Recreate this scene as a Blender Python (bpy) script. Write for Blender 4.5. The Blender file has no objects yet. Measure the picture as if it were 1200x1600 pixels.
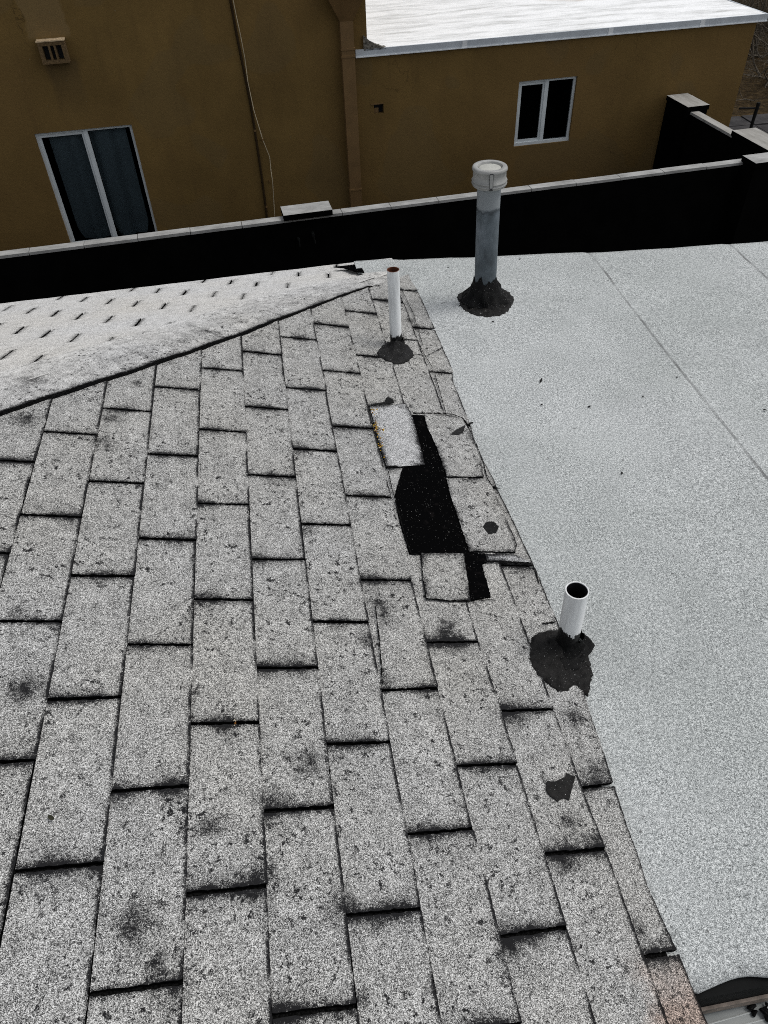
import bpy, bmesh, math, random
from mathutils import Vector, Matrix, noise

random.seed(7)
R = math.radians
scn = bpy.context.scene
COL = scn.collection

# ------------------------------------------------------------------ camera
cam_d = bpy.data.cameras.new('camera')
cam = bpy.data.objects.new('camera', cam_d)
COL.objects.link(cam)
cam_d.sensor_fit = 'HORIZONTAL'
cam_d.sensor_width = 36.0
cam_d.lens = 1163.09 / 1200.0 * 36.0
cam_d.clip_start = 0.05
cam_d.clip_end = 500
AX = Vector((0.986795, -0.159079, -0.030486))
AY = Vector((-0.132220, -0.682410, -0.718912))
AZ = Vector((0.093559, 0.713450, -0.694432))
cam.matrix_world = Matrix(((AX.x, -AY.x, -AZ.x, 0.27846), (AX.y, -AY.y, -AZ.y, -1.08655),
                           (AX.z, -AY.z, -AZ.z, 1.23785), (0, 0, 0, 1)))
scn.camera = cam
scn.render.resolution_x, scn.render.resolution_y = 768, 1024

# ------------------------------------------------------------------ light
SUN_EL, SUN_AZ = R(62), R(84)          # azimuth measured from +Y towards +X
world = bpy.data.worlds.new('World'); scn.world = world
world.use_nodes = True
wt = world.node_tree; wt.nodes.clear()
sky = wt.nodes.new('ShaderNodeTexSky'); sky.sky_type = 'NISHITA'; sky.sun_disc = False
sky.sun_elevation = SUN_EL; sky.sun_rotation = SUN_AZ
sky.air_density = 1.0; sky.dust_density = 2.5
hs = wt.nodes.new('ShaderNodeHueSaturation'); hs.inputs['Saturation'].default_value = 0.22
bg = wt.nodes.new('ShaderNodeBackground'); bg.inputs['Strength'].default_value = 0.15
wo = wt.nodes.new('ShaderNodeOutputWorld')
wt.links.new(sky.outputs[0], hs.inputs['Color']); wt.links.new(hs.outputs[0], bg.inputs['Color'])
wt.links.new(bg.outputs[0], wo.inputs['Surface'])
sd = bpy.data.lights.new('sun', 'SUN'); sd.energy = 1.1; sd.angle = R(18); sd.color = (1.0, 0.975, 0.94)
sun = bpy.data.objects.new('sun', sd); COL.objects.link(sun)
sdir = Vector((math.sin(SUN_AZ) * math.cos(SUN_EL), math.cos(SUN_AZ) * math.cos(SUN_EL), math.sin(SUN_EL)))
sun.rotation_euler = sdir.to_track_quat('Z', 'Y').to_euler()
sun.location = (3, 6, 8)
scn.view_settings.view_transform = 'Standard'
scn.view_settings.look = 'None'
scn.view_settings.exposure = 0.0
scn.view_settings.gamma = 1.0
scn.cycles.use_denoising = False
scn.cycles.max_bounces = 6
scn.cycles.pixel_filter_type = 'BLACKMAN_HARRIS'
scn.cycles.filter_width = 1.0

# ------------------------------------------------------------------ material helpers
class NT:
    def __init__(s, name):
        s.m = bpy.data.materials.new(name); s.m.use_nodes = True
        s.t = s.m.node_tree; s.b = s.t.nodes['Principled BSDF']
        s.tc = s.t.nodes.new('ShaderNodeTexCoord')
        s.obj = s.tc.outputs['Object']
    def n(s, kind, **kw):
        x = s.t.nodes.new(kind)
        for k, v in kw.items():
            if k in x.inputs.keys(): s.put(x.inputs[k], v)
            else: setattr(x, k, v)
        return x
    def put(s, inp, v):
        if isinstance(v, bpy.types.NodeSocket): s.t.links.new(v, inp)
        else: inp.default_value = v
    def noise(s, scale, detail=2, rough=.5, vec=None, dist=0):
        x = s.n('ShaderNodeTexNoise'); x.inputs['Scale'].default_value = scale
        x.inputs['Detail'].default_value = detail; x.inputs['Roughness'].default_value = rough
        x.inputs['Distortion'].default_value = dist
        s.t.links.new(vec or s.obj, x.inputs['Vector']); return x.outputs['Fac']
    def map(s, scale=(1, 1, 1), loc=(0, 0, 0), rot=(0, 0, 0), vec=None):
        x = s.n('ShaderNodeMapping'); x.inputs['Scale'].default_value = scale
        x.inputs['Location'].default_value = loc; x.inputs['Rotation'].default_value = rot
        s.t.links.new(vec or s.obj, x.inputs['Vector']); return x.outputs[0]
    def math(s, op, a, b=0.0, c=None, clamp=False):
        x = s.n('ShaderNodeMath'); x.operation = op; x.use_clamp = clamp
        s.put(x.inputs[0], a); s.put(x.inputs[1], b)
        if c is not None: s.put(x.inputs[2], c)
        return x.outputs[0]
    def ramp(s, fac, stops, interp='LINEAR'):
        x = s.n('ShaderNodeValToRGB'); x.color_ramp.interpolation = interp
        e = x.color_ramp.elements
        while len(e) < len(stops): e.new(0.5)
        for q, (p, c) in zip(e, stops):
            q.position = p
            q.color = (c, c, c, 1) if isinstance(c, (int, float)) else (*c, 1)
        s.put(x.inputs[0], fac); return x.outputs[0]
    def mix(s, fac, a, b, mode='MIX'):
        x = s.n('ShaderNodeMix'); x.data_type = 'RGBA'; x.blend_type = mode
        s.put(x.inputs['Factor'], fac)
        for nm, v in (('A', a), ('B', b)):
            i = [q for q in x.inputs if q.name == nm and q.type == 'RGBA'][0]
            if isinstance(v, bpy.types.NodeSocket): s.t.links.new(v, i)
            else: i.default_value = (*v, 1)
        return [q for q in x.outputs if q.type == 'RGBA'][0]
    def sep(s, vec=None):
        x = s.n('ShaderNodeSeparateXYZ'); s.t.links.new(vec or s.obj, x.inputs[0]); return x.outputs
    def attr(s, name):
        x = s.n('ShaderNodeAttribute'); x.attribute_name = name; return x.outputs['Fac']
    def bump(s, h, strength=.4, dist=.002):
        x = s.n('ShaderNodeBump'); x.inputs['Strength'].default_value = strength
        x.inputs['Distance'].default_value = dist
        s.t.links.new(h, x.inputs['Height']); s.t.links.new(x.outputs[0], s.b.inputs['Normal'])
    def done(s, color, rough=.8, spec=.3, metal=0.0):
        s.put(s.b.inputs['Base Color'], color if isinstance(color, bpy.types.NodeSocket) else (*color, 1))
        s.put(s.b.inputs['Roughness'], rough)
        s.b.inputs['Specular IOR Level'].default_value = spec
        s.b.inputs['Metallic'].default_value = metal
        return s.m

def granule(name, stops, fine=680, med_amt=.25, wear_amt=.5, med_scale=28, tint=None, red=False, spots=.3):
    k = NT(name)
    f1 = k.noise(fine, 2, .7)
    f2 = k.noise(fine * .42, 2, .6)
    v = k.math('ADD', k.math('MULTIPLY', f1, .72), k.math('MULTIPLY', f2, .28))
    med = k.noise(med_scale, 5, .65)
    v = k.math('ADD', v, k.math('MULTIPLY', k.math('SUBTRACT', med, .5), med_amt))
    # small clustered bald spots
    bald = k.ramp(k.noise(70, 5, .75), [(0.0, 1.0), (.375, 1.0), (.44, 0.0), (1.0, 0.0)])
    patch = k.ramp(k.noise(7, 3, .6), [(.38, 0.1), (.60, 1.0)])
    v = k.math('SUBTRACT', v, k.math('MULTIPLY', k.math('MULTIPLY', bald, patch), spots))
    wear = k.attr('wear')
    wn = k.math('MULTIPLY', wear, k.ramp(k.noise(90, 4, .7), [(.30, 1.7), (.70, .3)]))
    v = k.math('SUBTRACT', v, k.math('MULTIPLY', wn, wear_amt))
    c = k.ramp(v, stops)
    if tint:
        c = k.mix(k.ramp(k.noise(2.3, 2, .5), [(.35, 0.0), (.7, 1.0)]), c, k.mix(1.0, c, tint, 'MULTIPLY'))
    if red:
        o = k.sep()
        g = k.math('MULTIPLY', k.ramp(k.math('ADD', o[0], k.math('MULTIPLY', k.noise(16, 4, .7), .14)), [(.755, 0.0), (.81, 1.0)]),
                   k.ramp(k.math('ADD', k.math('MULTIPLY', o[1], -1.0), k.math('MULTIPLY', k.noise(20, 3), .1)),
                          [(.80, 0.0), (.90, .85)]))
        c = k.mix(g, c, k.mix(1.0, c, (.92, .70, .60), 'MULTIPLY'))
    k.bump(v, .5, .0015)
    return k.done(c, .9, .15)

DK = (.012, .012, .013)
M = {}
M['shingle'] = granule('weathered grey shingle granules',
    [(.375, DK), (.43, (.055, .055, .055)), (.47, (.20, .20, .195)), (.525, (.325, .325, .315)), (.605, (.80, .80, .785))],
    med_amt=.11, wear_amt=.19, tint=(1.0, .985, .95), red=True, spots=.19)
M['pale_shingle'] = granule('pale shingle granules',
    [(.365, DK), (.43, (.08, .08, .08)), (.475, (.28, .285, .285)), (.53, (.41, .415, .415)), (.60, (.9, .9, .9))],
    med_amt=.10, wear_amt=.3, spots=.10)
M['far_shingle'] = granule('lit far slope granules',
    [(.34, (.05, .05, .05)), (.43, (.28, .28, .275)), (.50, (.52, .52, .51)), (.59, (.92, .92, .91))],
    med_amt=.10, wear_amt=.25, tint=(1.0, .975, .93), spots=.06)  # paler than the near slope: light on this facet put into the colour
k = NT('bald asphalt mat with few granules')
c = k.mix(k.ramp(k.noise(280, 2, .6), [(.70, 0.0), (.74, 1.0)]), (.0022, .0022, .0024), (.26, .26, .25))
c = k.mix(k.ramp(k.noise(30, 3, .6), [(.60, 0.0), (.70, .6)]), c, (.008, .007, .007))
M['bald'] = k.done(c, .95, .0)

# flat roof cap sheet
k = NT('pale granulated cap sheet')
f = k.math('ADD', k.math('MULTIPLY', k.noise(520, 2, .7), .72), k.math('MULTIPLY', k.noise(170, 2, .6), .28))
f = k.math('ADD', f, k.math('MULTIPLY', k.math('SUBTRACT', k.noise(3.0, 4, .6), .5), .05))
c = k.ramp(f, [(.37, (.08, .083, .083)), (.44, (.27, .285, .285)), (.52, (.43, .448, .445)), (.60, (.82, .84, .83))])
c = k.mix(k.ramp(k.noise(1.1, 3, .6), [(.35, 0.0), (.65, 1.0)]), c, k.mix(1.0, c, (.90, .91, .90), 'MULTIPLY'))
o = k.sep()
sd_ = None
for sx in (1.598, 2.226):
    w = k.math('ADD', k.math('SUBTRACT', o[0], k.math('MULTIPLY', k.math('POWER', k.math('MAXIMUM', k.math('SUBTRACT', o[1], .4), 0.0), 2.0), .013)), k.math('MULTIPLY', k.math('SUBTRACT', k.noise(5, 3), .5), .012))
    w = k.math('ABSOLUTE', k.math('SUBTRACT', w, sx))
    ln = k.ramp(k.math('ADD', w, k.math('MULTIPLY', k.noise(38, 4, .7), -.007)), [(0.0, .85), (.0010, .6), (.0020, 0.0)])
    sd_ = ln if sd_ is None else k.math('MAXIMUM', sd_, ln)
br = k.ramp(k.noise(7, 3, .6), [(.38, .35), (.62, .85)])
c = k.mix(k.math('MULTIPLY', sd_, br), c, (.10, .10, .10))
sm = k.ramp(k.noise(2.2, 5, .65, k.map(loc=(9, 4, 0))), [(.46, 0.0), (.70, .6)])
c = k.mix(sm, c, k.mix(1.0, c, (.80, .81, .80), 'MULTIPLY'))
fk = k.ramp(k.noise(75, 1, .4), [(.775, 0.0), (.79, .8)])
c = k.mix(fk, c, (.10, .10, .10))
k.bump(f, .5, .0012)
M['cap_sheet'] = k.done(c, .9, .15)

def tar(name, col=(.010, .0097, .0097), speck=True, rough=.55):
    k = NT(name)
    v = k.noise(60, 5, .65); c = k.ramp(v, [(.3, tuple(x * .45 for x in col)), (.7, tuple(x * 1.7 for x in col))])
    if speck:
        c = k.mix(k.ramp(k.noise(330, 2, .6), [(.70, 0.0), (.73, 1.0)]), c, (.45, .45, .44))
    k.bump(k.noise(55, 6, .7), .8, .008)
    return k.done(c, rough * .8, .12)
M['tar'] = tar('roof cement')
M['tar_black'] = tar('glossy black roof cement', (.004, .004, .004), True, .7)
M['tar_grey'] = tar('dusty roof cement', (.012, .0115, .011), True, .8)

k = NT('dark felt'); M['felt'] = k.done(k.ramp(k.noise(300, 2), [(.4, (.003,) * 3), (.75, (.014,) * 3)]), .95, .0)

def simple(name, col, rough=.6, spec=.3, var=.15, scale=20, metal=0, bump=0):
    k = NT(name)
    c = k.ramp(k.noise(scale, 5, .6), [(.3, tuple(x * (1 - var) for x in col)), (.7, tuple(min(1, x * (1 + var)) for x in col))])
    if bump: k.bump(k.noise(scale * 4, 5, .6), bump, .004)
    return k.done(c, rough, spec, metal)

# stucco: brown paint, stains and cracks
def stucco(name, base=(.146, .092, .030)):
    k = NT(name)
    v = k.noise(1.6, 6, .62)
    c = k.ramp(v, [(.28, tuple(x * .80 for x in base)), (.72, tuple(x * 1.25 for x in base))])
    streak = k.noise(3.0, 4, .6, k.map((2.2, 2.2, .35)))
    c = k.mix(k.ramp(streak, [(.52, 0.0), (.75, .4)]), c, (.095, .058, .022))
    warm = k.noise(.55, 3, .5, k.map(loc=(3, 1, 7)))
    c = k.mix(k.ramp(warm, [(.45, 0.0), (.7, .5)]), c, (.165, .100, .038))
    vo = k.n('ShaderNodeTexVoronoi'); vo.feature = 'DISTANCE_TO_EDGE'
    vo.inputs['Scale'].default_value = 1.1
    dn = k.n('ShaderNodeVectorMath'); dn.operation = 'ADD'
    nz = k.n('ShaderNodeTexNoise'); nz.inputs['Scale'].default_value = 3.5; nz.inputs['Detail'].default_value = 5
    k.t.links.new(k.obj, nz.inputs['Vector'])
    sc_ = k.n('ShaderNodeVectorMath'); sc_.operation = 'SCALE'; sc_.inputs['Scale'].default_value = .45
    k.t.links.new(nz.outputs['Color'], sc_.inputs[0])
    k.t.links.new(k.obj, dn.inputs[0]); k.t.links.new(sc_.outputs[0], dn.inputs[1])
    k.t.links.new(dn.outputs[0], vo.inputs['Vector'])
    cr = k.ramp(vo.outputs['Distance'], [(0.0, 1.0), (.0035, .0)])
    cr = k.math('MULTIPLY', cr, k.ramp(k.noise(.9, 2, .5, k.map(loc=(5, 0, 2))), [(.57, 0.0), (.70, .6)]))
    c = k.mix(cr, c, (.012, .008, .004))
    if name.startswith('brown'):
        o = k.sep(); nz2 = k.noise(7, 4, .6)
        def band(ax, c0, hw, soft):
            d_ = k.math('ABSOLUTE', k.math('SUBTRACT', k.math('ADD', o[ax], k.math('MULTIPLY', nz2, .12)), c0 + .06))
            return k.ramp(d_, [(hw, 1.0), (hw + soft, 0.0)])
        st1 = k.math('MULTIPLY', band(0, -1.06, .10, .06), k.ramp(k.math('MULTIPLY', o[2], -1.0), [(.38, 0.0), (.42, .55), (.95, .0)]))
        c = k.mix(st1, c, (.075, .052, .026))
        st2 = k.math('MULTIPLY', band(0, -1.1, .16, .02), k.ramp(k.math('ADD', k.math('MULTIPLY', o[2], -1.0), .5), [(.30, 0.0), (.42, .35), (.70, .35), (.74, .0)]))
        c = k.mix(st2, c, (.23, .165, .085))
        pt = k.ramp(k.noise(1.3, 2, .4, k.map(loc=(2, 0, 6))), [(.55, 0.0), (.565, .30)])
        c = k.mix(pt, c, (.125, .090, .042))
    pk = k.ramp(k.noise(42, 1, .4), [(.795, 0.0), (.81, .7)])
    c = k.mix(pk, c, (.22, .19, .13))
    k.bump(k.noise(26, 6, .7), .35, .010)
    return k.done(c, .85, .12)
M['stucco'] = stucco('brown painted stucco')
M['dark_stucco'] = stucco('dark stucco', (.03, .026, .022))
k = NT('white elastomeric coating')
v = k.noise(4.0, 7, .72, k.map((.35, 1.6, 1)))
c = k.ramp(v, [(.30, (.45, .45, .43)), (.43, (.74, .75, .745)), (.55, (.92, .93, .93))])
o = k.sep()
dd = k.math('POWER', k.math('ADD', k.math('POWER', k.math('MULTIPLY', k.math('SUBTRACT', o[0], 4.75), .75), 2.0),
            k.math('POWER', k.math('MULTIPLY', k.math('SUBTRACT', o[1], 1.55), 1.9), 2.0)), .5)
dd = k.math('ADD', dd, k.math('MULTIPLY', k.noise(4, 5, .6), .9))
c = k.mix(k.ramp(dd, [(.62, .75), (1.0, 0.0)]), c, (.50, .40, .30))
k.bump(v, .5, .02)
M['white_coat'] = k.done(c, .7, .2)
M['zinc'] = simple('bluish zinc flashing', (.52, .56, .60), .45, .4, .12, 6, .25)
M['zinc_lip'] = simple('bright zinc lip', (.80, .83, .85), .4, .5, .1, 6, .2)
M['pvc'] = simple('placeholder', (.6, .6, .6))
def pvc(name, z0, rust):
    k = NT(name)
    st = k.noise(30, 4, .6, k.map((1, 1, .12)))
    c = k.ramp(st, [(.30, (.52, .53, .53)), (.50, (.78, .80, .80)), (.7, (.85, .86, .86))])
    o = k.sep()
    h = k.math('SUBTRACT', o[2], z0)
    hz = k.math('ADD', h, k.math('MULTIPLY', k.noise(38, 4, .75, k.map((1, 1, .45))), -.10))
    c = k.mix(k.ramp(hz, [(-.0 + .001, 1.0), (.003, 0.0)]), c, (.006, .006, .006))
    sm = k.ramp(k.noise(26, 3, .6, k.map((1, 1, .10), loc=(4, 2, 0))), [(.66, 0.0), (.72, .45)])
    c = k.mix(sm, c, (.20, .21, .22))
    k.bump(k.noise(80, 3), .15, .001)
    return k.done(c, .5, .35)
M['pvc'] = pvc('weathered white pipe paint far', .0, 1)
M['pvc_b'] = pvc('weathered white pipe paint near', .030, 0)
M['rust_in'] = simple('rusty pipe bore', (.10, .035, .018), .8, .2, .5, 90)
M['black_in'] = simple('black pipe bore', (.008, .008, .010), .6, .3, .4, 40)
M['rim_white'] = simple('bright cut pipe rim', (.75, .76, .76), .5, .3, .08, 60)
k = NT('blue grey galvanised flue')
o = k.sep()
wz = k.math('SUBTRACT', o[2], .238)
v = k.noise(14, 5, .65, k.map((1, 1, .5)))
c = k.ramp(v, [(.28, (.045, .055, .062)), (.50, (.095, .115, .13)), (.68, (.17, .195, .22))])
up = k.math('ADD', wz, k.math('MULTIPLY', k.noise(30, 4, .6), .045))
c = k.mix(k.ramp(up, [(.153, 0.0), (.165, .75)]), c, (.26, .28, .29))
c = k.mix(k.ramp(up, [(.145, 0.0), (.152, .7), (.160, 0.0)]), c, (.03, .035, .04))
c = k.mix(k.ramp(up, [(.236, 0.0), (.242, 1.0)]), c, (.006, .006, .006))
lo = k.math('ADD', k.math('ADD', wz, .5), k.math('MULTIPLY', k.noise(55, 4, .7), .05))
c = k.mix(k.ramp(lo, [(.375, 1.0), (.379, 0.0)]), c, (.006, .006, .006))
M['flue'] = k.done(c, .6, .3, .1)
k = NT('flue cap metal'); c = k.ramp(k.noise(22, 5, .6), [(.3, (.24, .24, .23)), (.7, (.36, .36, .345))])
M['cap_metal'] = k.done(c, .5, .4, .15)
M['cap_pale'] = simple('cream cap disc', (.42, .42, .38), .6, .3, .12, 30)
M['frame'] = simple('white window frame', (.60, .64, .65), .45, .4, .1, 12)
M['curtain'] = simple('grey curtain cloth', (.16, .19, .205), .9, .1, .08, 5)
M['room'] = simple('dark room', (.02, .02, .02), .9, .1)
k = NT('window glass'); k.t.nodes.remove(k.b)
tr = k.n('ShaderNodeBsdfTransparent'); tr.inputs[0].default_value = (.80, .86, .88, 1)
gl = k.n('ShaderNodeBsdfGlossy'); gl.inputs['Roughness'].default_value = .03
fr = k.n('ShaderNodeFresnel'); fr.inputs['IOR'].default_value = 1.45
mx = k.n('ShaderNodeMixShader'); k.t.links.new(fr.outputs[0], mx.inputs[0]); k.t.links.new(tr.outputs[0], mx.inputs[1]); k.t.links.new(gl.outputs[0], mx.inputs[2])
k.t.links.new(mx.outputs[0], k.t.nodes['Material Output'].inputs['Surface']); M['glass'] = k.m
M['vent_cast'] = simple('weathered cast vent', (.125, .082, .04), .9, .15, .45, 60, 0, .6)
M['downspout'] = simple('brown painted downspout', (.150, .088, .034), .6, .3, .15, 9)
M['conduit'] = simple('painted conduit', (.030, .018, .007), .8, .15)
M['white_cable'] = simple('worn white cable', (.42, .36, .25), .7, .2, .7, 3)
M['shade_black'] = simple('shade black block', (.0022, .0022, .0022), .95, .02, .4, 5)  # near black colour stands in for deep shade on the wall faces
k = NT('grey wall cap')
c = k.ramp(k.noise(9, 6, .7, k.map((.5, 1, 1))), [(.25, (.16, .16, .155)), (.5, (.32, .32, .31)), (.8, (.50, .50, .49))])
k.bump(k.noise(60, 4), .3, .003); M['wall_cap'] = k.done(c, .85, .2)
k = NT('paler worn cap')
c = k.ramp(k.noise(7, 6, .7, k.map((2, .5, 1))), [(.25, (.20, .19, .17)), (.5, (.32, .31, .285)), (.66, (.38, .37, .35)), (.7, (.72, .72, .70))])
M['wall_cap_b'] = k.done(c, .85, .2)
M['mortar'] = simple('broken mortar', (.14, .13, .11), .95, .1, .9, 60, 0, .8)
M['leaf'] = simple('dry leaf', (.03, .03, .018), .8, .2, .4, 60)
M['twig_black'] = simple('black twig', (.012, .012, .012), .9, .1)
M['yellow'] = simple('yellow moss', (.48, .30, .03), .9, .1, .3, 300)
M['orange'] = simple('orange moss', (.22, .09, .02), .9, .1, .4, 300)
M['cream'] = simple('cream crumb', (.62, .55, .42), .9, .1, .2, 300)
M['fascia'] = simple('black drip edge', (.007, .0075, .0075), .7, .08, .3, 20)
M['rust_trim'] = simple('grey rusty trim', (.22, .18, .15), .6, .3, .4, 40)
k = NT('grey lower roof panel')
c = k.ramp(k.noise(9, 5, .6), [(.3, (.20, .215, .21)), (.55, (.27, .285, .28)), (.8, (.33, .345, .335))])
M['grey_panel'] = k.done(c, .55, .35)
M['pale_line'] = simple('pale panel ridge', (.48, .50, .49), .5, .3)

# ------------------------------------------------------------------ object helpers
def setp(o, label=None, cat=None, group=None, kind=None):
    if label: o['label'] = label
    if cat: o['category'] = cat
    if group: o['group'] = group
    if kind: o['kind'] = kind
    return o
def mesh(name, verts, faces, mats, parent=None, fm=None, smooth=False, wear=None, label=None):
    me = bpy.data.meshes.new(name)
    me.from_pydata([tuple(v) for v in verts], [], faces)
    for m_ in (mats if isinstance(mats, (list, tuple)) else [mats]): me.materials.append(m_)
    if fm is not None: me.polygons.foreach_set('material_index', fm)
    if smooth: me.polygons.foreach_set('use_smooth', [True] * len(faces))
    if wear is not None:
        a = me.attributes.new('wear', 'FLOAT', 'POINT'); a.data.foreach_set('value', wear)
    me.update()
    o = bpy.data.objects.new(name, me); COL.objects.link(o)
    if parent: o.parent = parent
    if label: o['label'] = label
    return o
def empty(name, loc=(0, 0, 0), rz=0, **kw):
    o = bpy.data.objects.new(name, None); COL.objects.link(o)
    o.location = loc; o.rotation_euler = (0, 0, rz); o.empty_display_size = .1
    return setp(o, **kw)
class MB:
    def __init__(s): s.v = []; s.f = []; s.m = []
    def box(s, x0, x1, y0, y1, z0, z1, m=0):
        b = len(s.v)
        s.v += [(x, y, z) for z in (z0, z1) for y in (y0, y1) for x in (x0, x1)]
        q = [(0, 2, 3, 1), (4, 5, 7, 6), (0, 1, 5, 4), (2, 6, 7, 3), (0, 4, 6, 2), (1, 3, 7, 5)]
        s.f += [tuple(b + i for i in t) for t in q]; s.m += [m] * 6; return s
    def tube(s, pts, r, n=10, m=0, cap=True):
        pts = [Vector(p) for p in pts]; b = len(s.v)
        for i, p in enumerate(pts):
            t = (pts[min(i + 1, len(pts) - 1)] - pts[max(i - 1, 0)]).normalized()
            a = t.cross(Vector((0, 1, 0)) if abs(t.y) < .9 else Vector((1, 0, 0))).normalized(); c_ = t.cross(a)
            rr = r[i] if isinstance(r, (list, tuple)) else r
            for j in range(n):
                an = 2 * math.pi * j / n
                s.v.append(p + a * rr * math.cos(an) + c_ * rr * math.sin(an))
        for i in range(len(pts) - 1):
            for j in range(n):
                s.f.append((b + i * n + j, b + i * n + (j + 1) % n, b + (i + 1) * n + (j + 1) % n, b + (i + 1) * n + j)); s.m.append(m)
        if cap:
            s.f.append(tuple(b + j for j in range(n))[::-1]); s.m.append(m)
            s.f.append(tuple(b + (len(pts) - 1) * n + j for j in range(n))); s.m.append(m)
        return s
    def lathe(s, prof, c=(0, 0, 0), n=40, m=0, lean=(0, 0)):
        b = len(s.v)
        for r, z in prof:
            for j in range(n):
                a = 2 * math.pi * j / n
                s.v.append((c[0] + r * math.cos(a) + lean[0] * z, c[1] + r * math.sin(a) + lean[1] * z, c[2] + z))
        for i in range(len(prof) - 1):
            for j in range(n):
                s.f.append((b + i * n + j, b + i * n + (j + 1) % n, b + (i + 1) * n + (j + 1) % n, b + (i + 1) * n + j)); s.m.append(m)
        return s
    def disc(s, r, z, c=(0, 0, 0), n=40, m=0, lean=(0, 0)):
        b = len(s.v)
        for j in range(n):
            a = 2 * math.pi * j / n
            s.v.append((c[0] + r * math.cos(a) + lean[0] * z, c[1] + r * math.sin(a) + lean[1] * z, c[2] + z))
        s.f.append(tuple(b + j for j in range(n))); s.m.append(m); return s
    def build(s, name, mats, parent=None, smooth=False, label=None):
        return mesh(name, s.v, s.f, mats, parent, s.m, smooth, label=label)

AL = 0.2744931
CA, SA = math.cos(AL), math.sin(AL)
NS = Vector((SA, 0, CA))
DU, DV, ST = .12768, .1525, -.1692
def PS(u, y, h=0.0):            # a point of the near slope: u down the slope, y along the courses, h off the surface
    return Vector((u * CA, y, -u * SA)) + NS * h
TA, TB = .351, -.31
NT_ = Vector((0, .31, 1)).normalized()
def PT(x, y, h=0.0):            # a point of the far slope
    return Vector((x, y, TA + TB * y)) + NT_ * h
def zS(x): return -x * math.tan(AL)
def zT(y): return TA + TB * y
FZ = -.238

# ================================================================== THE HOUSE WE STAND ON
house = empty('house', (0, 0, 0), label='low house whose grey shingle hip roof and flat pale granulated roof fill the foreground', cat='house')

def crest_y(x): return (TA + x * math.tan(AL)) / (-TB)
WEARS = [(-0.4312,0.5758),(-0.4131,1.0425),(0.1159,-0.6002),(0.3975,-0.2078),(-0.0184,-0.7400),(-0.0759,-0.6451),(-0.1752,0.7956),(-0.3322,0.7567),(0.5655,-0.0905),(0.6653,-0.2872),(0.5743,-0.0532),(0.2489,-0.6515),(0.2995,-0.6750),(0.4135,0.0074),(0.4228,-0.0303),(0.2669,0.2281),(-0.0426,-0.7046),(0.1436,-0.4680),(0.3627,-0.6602),(0.7554,-0.5761),(0.8140,-0.3012),(0.7775,-0.7235),(0.7181,-0.5310),(0.8763,0.8011),(0.6796,1.6786),(0.7650,1.4182),(-0.5371,0.9086),(-0.3523,0.7843),(-0.2265,0.6111),(-0.2951,-0.2299),(-0.3046,-0.2367),(0.3737,-0.1043),(-0.2402,0.5120),(0.7186,0.3953),(0.7431,0.6622),(0.5190,-0.7221),(0.5275,-0.7326),(0.6695,-0.6063),(0.8065,-0.4352),(0.2580,-0.7796),(0.0388,-0.5030),(0.2134,-0.3902),(-0.3428,-0.0509)]
WR = [.028 if i in (0, 2, 9, 29, 33) else .013 + .006 * ((i * 7) % 3) for i in range(len(WEARS))]

class Slab:
    """granulated tab grid: top surface in slope coordinates with skirts"""
    def __init__(s): s.v = []; s.f = []; s.m = []; s.w = []
    def tab(s, P, u0, u1, ya, yb, h0, h1, step, wearf, jit=.0012, uedge=None):
        # u0/u1: functions of y ; ya/yb: functions of t in 0..1 across
        L = abs(yb(0) - ya(0)); nv = max(2, int(L / step)); nu = max(3, int(.1277 / step))
        b = len(s.v)
        for i in range(nv + 1):
            for j in range(nu + 1):
                t = j / nu
                y = ya(t) + (yb(t) - ya(t)) * i / nv
                a, c_ = u0(y), u1(y)
                u = a + (c_ - a) * t
                if i in (0, nv): y += random.uniform(-1, 1) * jit
                if j == nu: u += random.uniform(-1, .6) * jit
                s.v.append(P(u, y, h0 + (h1 - h0) * t + noise.noise(Vector((u * 9, y * 9, 3))) * .0012))
                de = min(i, nv - i) / nv * L; db = (1 - t) * (c_ - a)
                s.w.append(wearf(u, y, de, db))
        W = nu + 1
        for i in range(nv):
            for j in range(nu):
                s.f.append((b + i * W + j, b + i * W + j + 1, b + (i + 1) * W + j + 1, b + (i + 1) * W + j)); s.m.append(0)
        ring = [b + j for j in range(W)] + [b + i * W + nu for i in range(1, nv + 1)] + [b + nv * W + j for j in range(nu - 1, -1, -1)] + [b + i * W for i in range(nv - 1, 0, -1)]
        b2 = len(s.v)
        for q in ring: s.v.append(s.v[q] - P_N[0] * .0085); s.w.append(1.0)
        n = len(ring)
        for i in range(n):
            s.f.append((ring[(i + 1) % n], ring[i], b2 + i, b2 + (i + 1) % n)); s.m.append(1)

P_N = [NS]
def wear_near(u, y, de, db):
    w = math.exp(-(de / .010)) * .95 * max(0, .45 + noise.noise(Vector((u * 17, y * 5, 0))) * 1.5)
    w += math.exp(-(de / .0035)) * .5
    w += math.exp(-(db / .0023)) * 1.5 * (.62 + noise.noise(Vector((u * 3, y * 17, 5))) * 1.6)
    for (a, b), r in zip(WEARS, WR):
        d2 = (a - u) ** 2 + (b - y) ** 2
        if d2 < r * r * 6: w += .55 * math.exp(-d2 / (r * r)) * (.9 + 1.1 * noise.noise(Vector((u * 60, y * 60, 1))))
    return max(0, min(1.6, w))

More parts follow.
